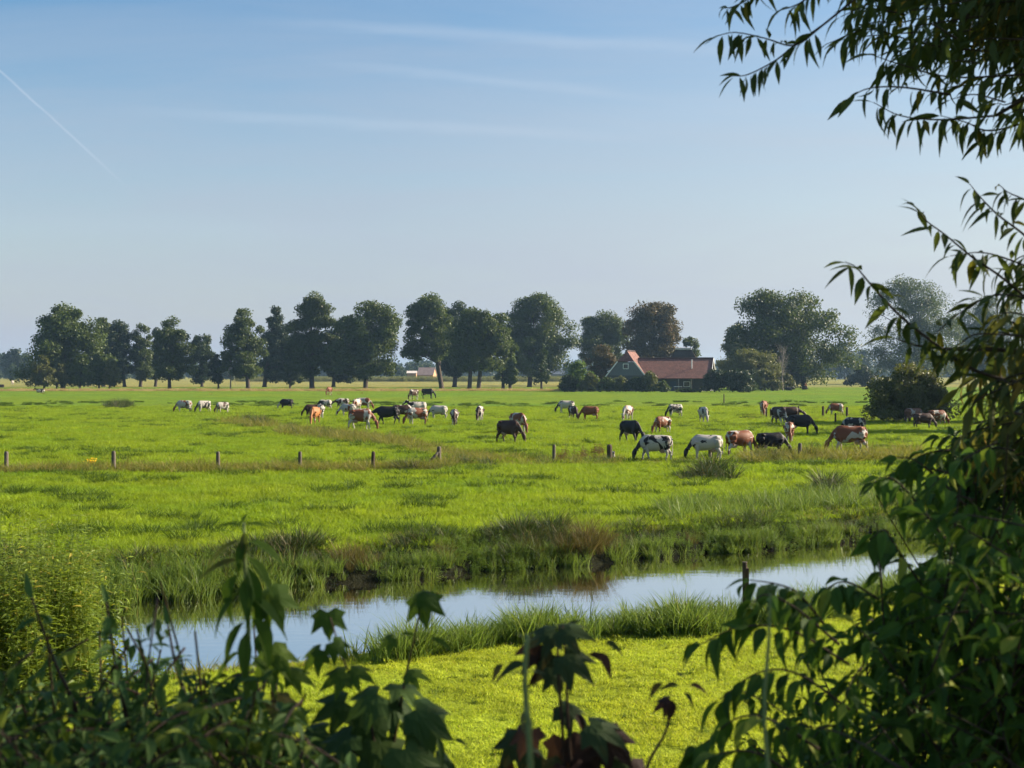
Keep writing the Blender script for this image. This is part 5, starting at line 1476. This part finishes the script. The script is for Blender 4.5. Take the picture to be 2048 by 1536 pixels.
# big leafy shrub at the lower right
def plant(name, label, cat, stem_mat='twig', group=None):
    return [Acc(), Acc(), name, label, cat, stem_mat, group]
def finish(p, leaf_mat, root_xy):
    aL, aT, name, label, cat, sm, group = p
    z = float(height(*root_xy))
    o = empty(name, (root_xy[0], root_xy[1], z), 0, label, cat, group)
    off = np.array([root_xy[0], root_xy[1], z])
    aL.V = [v - off for v in aL.V]; aT.V = [v - off for v in aT.V]
    aL.build('leaves', M[leaf_mat], o)
    aT.build('stems', M[sm], o, True)
    return o

gshr = 'plants growing at the foot of the view point'
p = plant('dogwood_shrub', 'dense green shrub filling the lower right corner', 'shrub', 'twig', gshr)
roots = [GR(1750, 4.6), GR(1900, 4.8), GR(2050, 4.8), GR(1650, 4.2), GR(2200, 5.0)]
A_ = [(1800, 1010), (1760, 1130), (1700, 1200), (1650, 1260), (1560, 1340), (1480, 1420), (1470, 1600), (2400, 1650), (2400, 960), (1900, 960)]
sprigs(p[0], p[1], A_, 235, 3.6, 5.4, 0.088, 'ovate', 0.32, 14, (-0.75, -0.1, 0.30), 0.5, 0.6, True, 'ovate_curl', roots)
B_ = [(1860, 1100), (1750, 1280), (1620, 1400), (1560, 1500), (1560, 1650), (2400, 1650), (2400, 1000)]
sprigs(p[0], p[1], B_, 180, 3.2, 4.4, 0.082, 'ovate', 0.28, 14, (-0.5, -0.2, 0.45), 0.5, 0.6, True, 'ovate_curl', roots)
for pl, d in [([(1700, 1330), (1580, 1260), (1480, 1255), (1400, 1290)], 3.5), ([(1680, 1290), (1590, 1215), (1530, 1190), (1500, 1215)], 3.5), ([(1700, 1420), (1600, 1350), (1520, 1345), (1440, 1400)], 3.4),
              ([(1640, 1500), (1540, 1440), (1470, 1440), (1400, 1500)], 3.3), ([(1850, 1180), (1790, 1090), (1770, 1060), (1740, 1080)], 4.0), ([(1900, 1090), (1830, 1000), (1790, 960), (1760, 955)], 4.2),
              ([(1950, 1030), (1880, 960), (1830, 920), (1795, 915)], 4.4), ([(1650, 1250), (1600, 1190), (1560, 1170), (1500, 1160)], 3.6), ([(1760, 1200), (1710, 1170), (1680, 1165), (1650, 1180)], 3.8), ([(1600, 1560), (1520, 1510), (1460, 1505), (1390, 1530)], 3.2)]:
    leafy(p[0], p[1], [pt(u, v, d) for u, v in pl], 0.004, 0.0015, 18, 0.092, 'ovate', 0.65, 0.7, 0.5, 0.15, 0.25, True, 'ovate_curl')
finish(p, 'dogwood', (2.3, 4.6))

p = plant('elder_shrub', 'dark shrub between the willow leaves and the lower right shrub', 'shrub', 'twig', gshr)
roots = [GR(2050, 6.5), GR(2200, 6.2)]
C_ = [(1890, 850), (1850, 930), (1810, 990), (1850, 1060), (1950, 1080), (2400, 1060), (2400, 850)]
sprigs(p[0], p[1], C_, 170, 5.0, 6.6, 0.09, 'ovate', 0.34, 14, (-0.8, -0.1, 0.25), 0.5, 0.6, True, 'ovate_curl', roots)
for pl, d in [([(1920, 950), (1840, 935), (1790, 945), (1750, 965)], 5.2), ([(1900, 900), (1860, 905), (1830, 918), (1800, 940)], 5.2), ([(1950, 1000), (1890, 985), (1840, 985), (1800, 1010)], 5.0)]:
    leafy(p[0], p[1], [pt(u, v, d) for u, v in pl], 0.004, 0.0015, 15, 0.088, 'ovate', 0.6, 0.7, 0.5, 0.15, 0.25, True, 'ovate_curl')
finish(p, 'bramble', (2.5, 6.4))

# lower left: bramble mass
p = plant('bramble_thicket', 'dark bramble thicket along the bottom left', 'shrub', 'stem_red', gshr)
roots = [GR(-100, 3.9), GR(100, 4.0), GR(300, 4.0), GR(480, 3.9), GR(200, 3.6)]
D_ = [(-250, 1330), (-20, 1320), (120, 1330), (240, 1390), (330, 1370), (420, 1360), (520, 1390), (600, 1450), (640, 1560), (600, 1700), (-250, 1700)]
sprigs(p[0], p[1], D_, 300, 2.9, 4.4, 0.062, 'ovate', 0.24, 14, (0.1, -0.1, 0.8), 0.6, 0.5, False, 'ovate_curl', roots)
E_ = [(-250, 1440), (150, 1430), (350, 1430), (560, 1440), (620, 1540), (620, 1700), (-250, 1700)]
sprigs(p[0], p[1], E_, 210, 2.6, 3.6, 0.062, 'ovate', 0.24, 14, (0.2, -0.1, 0.7), 0.6, 0.5, False, 'ovate_curl', roots)
finish(p, 'bramble', (-1.2, 3.8))

# leafy upright herbs on the left
p = plant('leafy_weed', 'dark upright weed with a thick stem at lower left', 'plant', 'stem_red', gshr)
for pl, d, n in [([(300, 1640), (262, 1480), (240, 1380), (222, 1280), (212, 1205)], 3.1, 44), ([(200, 1600), (150, 1420), (110, 1330), (62, 1195)], 3.3, 34), ([(380, 1600), (372, 1420), (350, 1330), (335, 1250)], 3.2, 28)]:
    leafy(p[0], p[1], [pt(u, v, d) for u, v in pl], 0.006, 0.0025, n, 0.068, 'lance', 0.25, 0.9, 0.3, 0.2, 0.3)
finish(p, 'bramble', (-0.9, 3.1))

p = plant('tall_weed', 'tall drooping leaved weed standing up into the pasture at lower left', 'plant', 'stem_green', gshr)
st = [pt(470, 1720, 3.25), pt(480, 1500, 3.2), pt(496, 1300, 3.2), pt(490, 1150, 3.2), pt(487, 1045, 3.2)]
C = spline(st, 16)
p[1].tube([tuple(c) for c in C], list(np.linspace(0.009, 0.003, len(C))), 6)
def leaf_at(u, v, d, du, dv, size, kind='lance', dd=0.0, nrm=(0, -0.3, 1), pet=None, accL=None, accT=None, var=None):
    size *= 0.80 if kind.startswith('maple') else 0.86
    """one leaf: base at pixel (u,v), pointing du,dv on the picture plane (and dd in depth)"""
    P = np.array(px(u, v, d)); D = np.array([du, dd, -dv], float)
    put_leaves(accL or p[0], P[None], D[None], np.array(nrm, float)[None], size, kind, var)
    if pet is not None:
        q = np.array(px(pet[0], pet[1], d))
        (accT or p[1]).tube([tuple(q), tuple((q + P) / 2 + np.array([0, 0, 0.005])), tuple(P)], [0.0025, 0.002, 0.0016], 4, False)
for (u, v, du, dv, s, dd) in [(487, 1052, -0.9, -0.25, .075, -.2), (487, 1052, 0.95, -0.3, .072, -.2), (486, 1048, 0.1, -1, .03, 0), (488, 1062, 0.05, 1, .075, -.5), (484, 1080, -0.85, 0.3, .115, -.2), (492, 1080, 0.9, 0.25, .125, -.2),
                              (488, 1075, -0.25, 1, .10, -.5), (486, 1120, -0.95, 0.1, .14, -.2), (490, 1110, 0.8, 0.6, .13, -.3), (492, 1130, 0.45, 1, .15, -.3), (482, 1140, -0.55, 1, .14, -.3), (488, 1150, 0.2, 1, .13, -.6), (484, 1180, -0.8, 0.7, .14, -.2),
                              (494, 1190, 0.9, 0.5, .15, -.1), (496, 1230, 0.7, 0.8, .15, -.2), (490, 1240, -0.7, 0.9, .14, -.3), (492, 1260, 0.0, 1, .14, -.5), (486, 1300, -0.9, 0.6, .14, 0), (498, 1310, 0.8, 0.7, .14, 0), (492, 1340, 0.3, 1, .14, -.4), (484, 1380, -0.6, 1, .13, 0), (500, 1390, 0.7, 0.9, .13, 0)]:
    leaf_at(u, v, 3.2, du, dv, s, 'lance' if rng.random() < .7 else 'ovate_curl', dd)
finish(p, 'maple', (-0.62, 3.22))

# sycamore saplings
p = plant('sycamore_sapling', 'young sycamore with lobed leaves before the water', 'sapling', 'stem_red', gshr)
aD = Acc()
d = 3.3
for st in [[(760, 1720), (752, 1540), (735, 1420), (690, 1330), (660, 1235)], [(758, 1640), (790, 1470), (812, 1350), (832, 1260), (846, 1190)], [(752, 1540), (700, 1500), (660, 1480)], [(560, 1700), (556, 1500), (548, 1380), (540, 1300), (536, 1180)]]:
    C = spline([pt(u, v, d) for u, v in st], 14)
    p[1].tube([tuple(c) for c in C], list(np.linspace(0.005, 0.0016, len(C))), 6)
for (u, v, du, dv, s, k_, dd) in [(846, 1195, 0.1, 1, .088, 'maple', -.8), (655, 1225, 0.15, 1, .080, 'maple', -.9), (845, 1190, 0.9, 0.25, .06, 'maple_droop', -.3), (845, 1190, -0.6, 0.3, .05, 'maple_droop', -.3), (640, 1300, -0.8, 0.5, .07, 'maple_droop', -.4), (665, 1285, 0.8, 0.5, .06, 'maple_droop', -.3), (700, 1300, 0.7, 0.6, .05, 'lance', 0),
                                  (785, 1275, -0.5, 0.2, .05, 'maple_droop', -.2), (800, 1270, 0.8, -0.2, .045, 'lance', -.2), (860, 1275, 0.9, 0.3, .075, 'lance', -.2), (690, 1345, -0.9, 0.2, .075, 'maple_droop', -.5), (700, 1340, 0.9, 0.0, .07, 'maple_droop', -.5), (815, 1345, 0.7, -0.1, .06, 'maple_droop', -.3), (535, 1185, 0.6, 0.9, .105, 'maple', -.5), (536, 1190, -0.7, 0.6, .09, 'maple_droop', -.3), (542, 1300, 0.8, 0.7, .09, 'maple_droop', -.4), (545, 1310, -0.8, 0.7, .09, 'maple_droop', -.4), (550, 1400, 0.8, 0.5, .09, 'maple', -.4), (580, 1345, 0.9, 0.1, .07, 'maple_droop', -.2)]:
    leaf_at(u, v, d + rng.uniform(-.06, .06), du, dv, s, k_, dd, (rng.normal(0, .2), -0.6, 0.9))
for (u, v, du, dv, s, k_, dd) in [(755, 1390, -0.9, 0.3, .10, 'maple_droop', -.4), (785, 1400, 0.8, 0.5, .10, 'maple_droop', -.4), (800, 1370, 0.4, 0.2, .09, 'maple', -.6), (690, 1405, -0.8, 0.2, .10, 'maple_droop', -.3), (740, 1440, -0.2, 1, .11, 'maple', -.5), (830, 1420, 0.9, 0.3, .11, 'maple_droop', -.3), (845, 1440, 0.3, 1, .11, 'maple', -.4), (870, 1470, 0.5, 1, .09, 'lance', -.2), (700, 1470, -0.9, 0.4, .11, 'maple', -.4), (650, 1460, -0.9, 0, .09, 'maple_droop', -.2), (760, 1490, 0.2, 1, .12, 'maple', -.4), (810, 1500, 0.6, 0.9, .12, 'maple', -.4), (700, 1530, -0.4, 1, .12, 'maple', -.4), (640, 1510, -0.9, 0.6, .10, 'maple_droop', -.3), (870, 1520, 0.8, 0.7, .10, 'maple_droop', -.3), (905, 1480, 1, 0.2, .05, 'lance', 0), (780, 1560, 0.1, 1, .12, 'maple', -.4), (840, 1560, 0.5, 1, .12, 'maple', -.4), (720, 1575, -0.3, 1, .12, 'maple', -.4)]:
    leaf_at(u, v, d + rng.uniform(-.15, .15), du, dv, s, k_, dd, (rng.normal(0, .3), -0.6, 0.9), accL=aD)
o = finish(p, 'maple', (-0.3, 3.3))
aD.V = [v - np.array(o.location) for v in aD.V]; aD.build('shaded_leaves', M['maple_shaded'], o)

p = plant('wine_leaved_sapling', 'sapling with dull wine brown leaves in the bottom middle', 'sapling', 'stem_red', gshr)
d = 3.1
for st in [[(1135, 1720), (1130, 1540), (1120, 1400), (1115, 1300), (1118, 1250)], [(1160, 1700), (1138, 1480), (1132, 1330), (1125, 1250)], [(1260, 1720), (1290, 1550), (1330, 1470), (1345, 1420)]]:
    C = spline([pt(u, v, d) for u, v in st], 12)
    p[1].tube([tuple(c) for c in C], list(np.linspace(0.005, 0.002, len(C))), 5)
for (u, v, du, dv, s, k_, dd) in [(1110, 1262, -0.9, 0.1, .085, 'maple_droop', -.4), (1120, 1258, 0.9, -0.15, .085, 'maple_droop', -.4), (1130, 1255, 0.8, -0.6, .05, 'lance', -.2), (1080, 1290, -0.5, 0.5, .08, 'maple_droop', -.3), (1105, 1310, -0.6, 0.7, .085, 'maple_droop', -.4), (1130, 1310, 0.8, 0.4, .09, 'maple_droop', -.5), (1170, 1310, 0.9, 0.1, .07, 'ovate_curl', -.2), (1190, 1300, 0.8, 0.9, .085, 'ovate', -.2), (1205, 1285, 0.9, 0.2, .06, 'ovate_curl', -.2), (1060, 1330, -0.9, 0.05, .09, 'ovate_curl', -.2), (1010, 1325, -0.7, 0.7, .06, 'ovate', -.2), (1070, 1340, -0.2, 1, .05, 'ovate', -.2), (1110, 1340, 0.3, 1, .07, 'maple', -.5),
                                  (1125, 1410, 0.8, 0.2, .085, 'maple_droop', -.4), (1150, 1425, 0.5, 0.8, .06, 'ovate', -.2), (1040, 1480, -0.7, 0.7, .09, 'maple_droop', -.3), (1060, 1460, -0.5, 0.8, .08, 'maple', -.4), (1130, 1480, 0.1, 0.9, .10, 'maple', -.5), (1180, 1450, 0.9, 0.1, .10, 'maple_droop', -.4), (1210, 1470, 0.9, 0.6, .10, 'maple_droop', -.4), (1170, 1500, 0.5, 1, .10, 'maple', -.4), (1235, 1500, 0.8, 0.9, .09, 'maple_droop', -.3), (1090, 1520, -0.4, 1, .10, 'maple', -.4), (1140, 1540, 0.2, 1, .11, 'maple', -.4), (1260, 1540, 0.7, 1, .10, 'maple', -.3), (1030, 1540, -0.8, 1, .09, 'maple', -.3),
                                  (1345, 1395, -0.1, 1, .065, 'ovate', -.2), (1365, 1385, 0.3, 0.2, .045, 'ovate_curl', -.2), (1340, 1400, -0.9, 0.2, .05, 'maple_droop', -.3), (1360, 1372, -0.9, -0.1, .05, 'ovate_curl', -.2), (1330, 1365, -0.9, 0.6, .06, 'ovate_curl', 0), (1375, 1372, 0.9, 0.05, .055, 'ovate_curl', -.1), (1350, 1350, 0.9, 0.0, .03, 'ovate', 0)]:
    leaf_at(u, v, d + rng.uniform(-.08, .08), du, dv, s, k_, dd, (rng.normal(0, .3), -0.6, 0.8))
finish(p, 'wine', (0.1, 3.1))
p = plant('pale_stalk', 'pale blurred green stalk in the bottom middle', 'plant', 'stem_green', gshr)
C = spline([pt(1066, 1720, 2.3), pt(1060, 1500, 2.3), pt(1050, 1370, 2.3), pt(1055, 1270, 2.3)], 10)
p[1].tube([tuple(c) for c in C], list(np.linspace(0.006, 0.004, len(C))), 6)
for (u, v, du, dv, s) in [(1055, 1285, -0.6, -0.8, .03), (1055, 1290, 0.6, -0.8, .03), (1052, 1345, -0.9, -0.1, .035), (1052, 1345, 0.9, -0.2, .035), (1050, 1420, -0.3, 1, .05), (1054, 1430, 0.4, 1, .05), (1058, 1500, 0.9, 0.2, .04)]:
    leaf_at(u, v, 2.3, du, dv, s, 'lance')
finish(p, 'pale', (0.03, 2.3))
p = plant('umbel_stalk', 'slender pale stalk with a small flower head right of the creek post', 'plant', 'stem_green', gshr)
C = spline([pt(1560, 1720, 2.6), pt(1530, 1450, 2.6), pt(1538, 1290, 2.6), pt(1541, 1185, 2.6)], 10)
p[1].tube([tuple(c) for c in C], list(np.linspace(0.005, 0.0022, len(C))), 6)
for i in range(16):
    an = i * 2.4; r_ = 0.010 * math.sqrt(i / 4)
    e_ = np.array(px(1541, 1176, 2.6)) + np.array([r_ * math.cos(an), r_ * math.sin(an), 0.002])
    p[1].tube([tuple(px(1541, 1187, 2.6)), tuple(e_)], [0.0008, 0.0006], 3, False)
    put_leaves(p[0], e_[None], np.array([[math.cos(an), math.sin(an), .2]]), np.array([[0, 0, 1.0]]), 0.006, 'quad')
finish(p, 'pale', (0.48, 2.6))

# ------------------------------------------------------------------ air
hz = Acc(); hz.box(-2700, 2700, -90, 3300, -3, 34)
hm_, nt, out = new_mat('haze_air')
pv = N(nt, 'ShaderNodeVolumePrincipled')
pv.inputs['Color'].default_value = (0.42, 0.68, 1.0, 1)
pv.inputs['Density'].default_value = HAZE
pv.inputs['Anisotropy'].default_value = 0.2
L(nt, pv.outputs[0], out.inputs['Volume'])
ho = hz.build('haze', hm_)
tag(ho, 'thin morning haze over the whole landscape', 'haze', kind='stuff')

# ------------------------------------------------------------------ light and sky
AZ, EL = R(15), R(26)      # sun: from the right, low
sv = Vector((math.cos(AZ) * math.cos(EL), math.sin(AZ) * math.cos(EL), math.sin(EL)))
sl = bpy.data.lights.new('sun', 'SUN'); sl.energy = SUN; sl.angle = R(0.53); sl.color = (1.0, 0.86, 0.68)
so = bpy.data.objects.new('sun', sl); COL.objects.link(so)
so.rotation_euler = (-sv).to_track_quat('-Z', 'Y').to_euler()
w = bpy.data.worlds.new('World'); scene.world = w; w.use_nodes = True
nt = w.node_tree; nt.nodes.clear()
out = nt.nodes.new('ShaderNodeOutputWorld')
bg = nt.nodes.new('ShaderNodeBackground'); bg.inputs['Strength'].default_value = SKY
sk = nt.nodes.new('ShaderNodeTexSky'); sk.sky_type = 'NISHITA'; sk.sun_disc = False
sk.sun_elevation = EL; sk.sun_rotation = math.atan2(sv.x, sv.y); sk.altitude = 0; sk.air_density = 1.0; sk.dust_density = 1.0; sk.ozone_density = 1.0
tc = nt.nodes.new('ShaderNodeTexCoord')
sx = N(nt, 'ShaderNodeSeparateXYZ'); L(nt, tc.outputs['Generated'], sx.inputs[0])
def math_(op, a, b=None, clamp=False):
    n = nt.nodes.new('ShaderNodeMath'); n.operation = op; n.use_clamp = clamp
    for i, q in enumerate((a, b)):
        if q is None: continue
        if isinstance(q, (int, float)): n.inputs[i].default_value = q
        else: nt.links.new(q, n.inputs[i])
    return n.outputs[0]
ysafe = math_('MAXIMUM', sx.outputs['Y'], 0.05)
pp = math_('DIVIDE', sx.outputs['X'], ysafe)
qq = math_('DIVIDE', sx.outputs['Z'], ysafe)
cb = N(nt, 'ShaderNodeCombineXYZ'); L(nt, math_('MULTIPLY', pp, 2.2), cb.inputs[0]); L(nt, math_('MULTIPLY', qq, 17.0), cb.inputs[1])
nz = noise(nt, cb.outputs[0], 1.0, 6, 0.6); nz.inputs['Distortion'].default_value = 0.4
cb2 = N(nt, 'ShaderNodeCombineXYZ'); L(nt, math_('MULTIPLY', pp, 14.0), cb2.inputs[0]); L(nt, math_('MULTIPLY', qq, 60.0), cb2.inputs[1])
nz2 = noise(nt, cb2.outputs[0], 1.0, 5, 0.6)
veil = ramp(nt, nz.outputs['Fac'], [(0.34, 0.0), (0.70, 1.0)])
# veil: stronger low and towards the sun
elev = N(nt, 'ShaderNodeMapRange'); L(nt, qq, elev.inputs[0]); elev.inputs[1].default_value = 0.26; elev.inputs[2].default_value = 0.0; elev.inputs[3].default_value = 0.0; elev.inputs[4].default_value = 0.78
side_ = N(nt, 'ShaderNodeMapRange'); L(nt, pp, side_.inputs[0]); side_.inputs[1].default_value = -0.36; side_.inputs[2].default_value = 0.4; side_.inputs[3].default_value = 0.0; side_.inputs[4].default_value = 0.22
fac = math_('ADD', math_('MULTIPLY', veil, 0.30), math_('ADD', elev.outputs[0], side_.outputs[0]))
tfac = None
def trail(u0, v0, u1, v1, wpx, amt):
    global tfac
    p0, q0, p1, q1 = (u0 - 1024) / F, (HZ - v0) / F, (u1 - 1024) / F, (HZ - v1) / F
    m = (q1 - q0) / (p1 - p0)
    line = math_('ADD', math_('MULTIPLY', math_('SUBTRACT', pp, p0), m), q0)
    wav = math_('MULTIPLY', math_('SUBTRACT', nz2.outputs['Fac'], 0.5), wpx * 1.3 / F)
    dd = math_('ABSOLUTE', math_('ADD', math_('SUBTRACT', qq, line), wav))
    a1 = N(nt, 'ShaderNodeMapRange'); a1.interpolation_type = 'SMOOTHSTEP'; L(nt, dd, a1.inputs[0]); a1.inputs[1].default_value = wpx / F; a1.inputs[2].default_value = 0; a1.inputs[3].default_value = 0; a1.inputs[4].default_value = 1
    t = math_('DIVIDE', math_('SUBTRACT', pp, p0), p1 - p0)
    f0 = N(nt, 'ShaderNodeMapRange'); f0.interpolation_type = 'SMOOTHSTEP'; L(nt, t, f0.inputs[0]); f0.inputs[1].default_value = 0; f0.inputs[2].default_value = 0.35
    f1 = N(nt, 'ShaderNodeMapRange'); f1.interpolation_type = 'SMOOTHSTEP'; L(nt, t, f1.inputs[0]); f1.inputs[1].default_value = 1.0; f1.inputs[2].default_value = 0.65
    s = math_('MULTIPLY', math_('MULTIPLY', a1.outputs[0], f0.outputs[0]), math_('MULTIPLY', f1.outputs[0], amt * 0.62))
    s = math_('MULTIPLY', s, math_('ADD', nz2.outputs['Fac'], 0.45))
    tfac = s if tfac is None else math_('ADD', tfac, s)
trail(420, 38, 1700, 116, 20, 0.40)
trail(560, 116, 1400, 206, 16, 0.32)
trail(150, 216, 1380, 282, 18, 0.36)
trail(-300, 436, 900, 470, 40, 0.12)
trail(1000, 262, 2200, 150, 70, 0.20)
trail(-160, -5, 300, 415, 6, 0.62)
facc = math_('MINIMUM', fac, 0.92)
hsv = N(nt, 'ShaderNodeHueSaturation'); hsv.inputs['Saturation'].default_value = 1.4; hsv.inputs['Value'].default_value = 1.12; L(nt, sk.outputs[0], hsv.inputs['Color'])
sd2 = N(nt, 'ShaderNodeMapRange'); L(nt, pp, sd2.inputs[0]); sd2.inputs[1].default_value = -0.1; sd2.inputs[2].default_value = 0.4
cloud = mixc(nt, sd2.outputs[0], CLOUD, CLOUD2)
mx = mixc(nt, facc, hsv.outputs[0], cloud)
mx = mixc(nt, math_('MINIMUM', tfac, 0.9), mx, (4.3, 5.1, 6.1))
L(nt, mx, bg.inputs['Color']); L(nt, bg.outputs[0], out.inputs[0])

# ------------------------------------------------------------------ camera and render
cd = bpy.data.cameras.new('camera'); cam = bpy.data.objects.new('camera', cd); COL.objects.link(cam)
cd.sensor_width = 36; cd.lens = F / 2048 * 36
cam.location = (0, 0, CZ)
cam.rotation_euler = (R(90) - math.atan((768 - HZ) / F), 0, 0)
cd.clip_start = 0.05; cd.clip_end = 9000
cd.dof.use_dof = True; cd.dof.focus_distance = 60.0; cd.dof.aperture_fstop = 6.0; cd.dof.aperture_blades = 9
scene.camera = cam
scene.render.engine = 'CYCLES'
cy_ = scene.cycles
cy_.max_bounces = 6; cy_.diffuse_bounces = 3; cy_.glossy_bounces = 3; cy_.transmission_bounces = 3; cy_.transparent_max_bounces = 8; cy_.volume_bounces = 0
cy_.caustics_reflective = False; cy_.caustics_refractive = False
cy_.use_denoising = True
cy_.use_adaptive_sampling = True; cy_.adaptive_threshold = 0.02
cy_.sample_clamp_indirect = 8
vs = scene.view_settings
scene.display_settings.display_device = 'sRGB'
vs.view_transform = 'Standard'; vs.look = 'None'; vs.exposure = EXPO; vs.gamma = 1.0; vs.use_curve_mapping = False
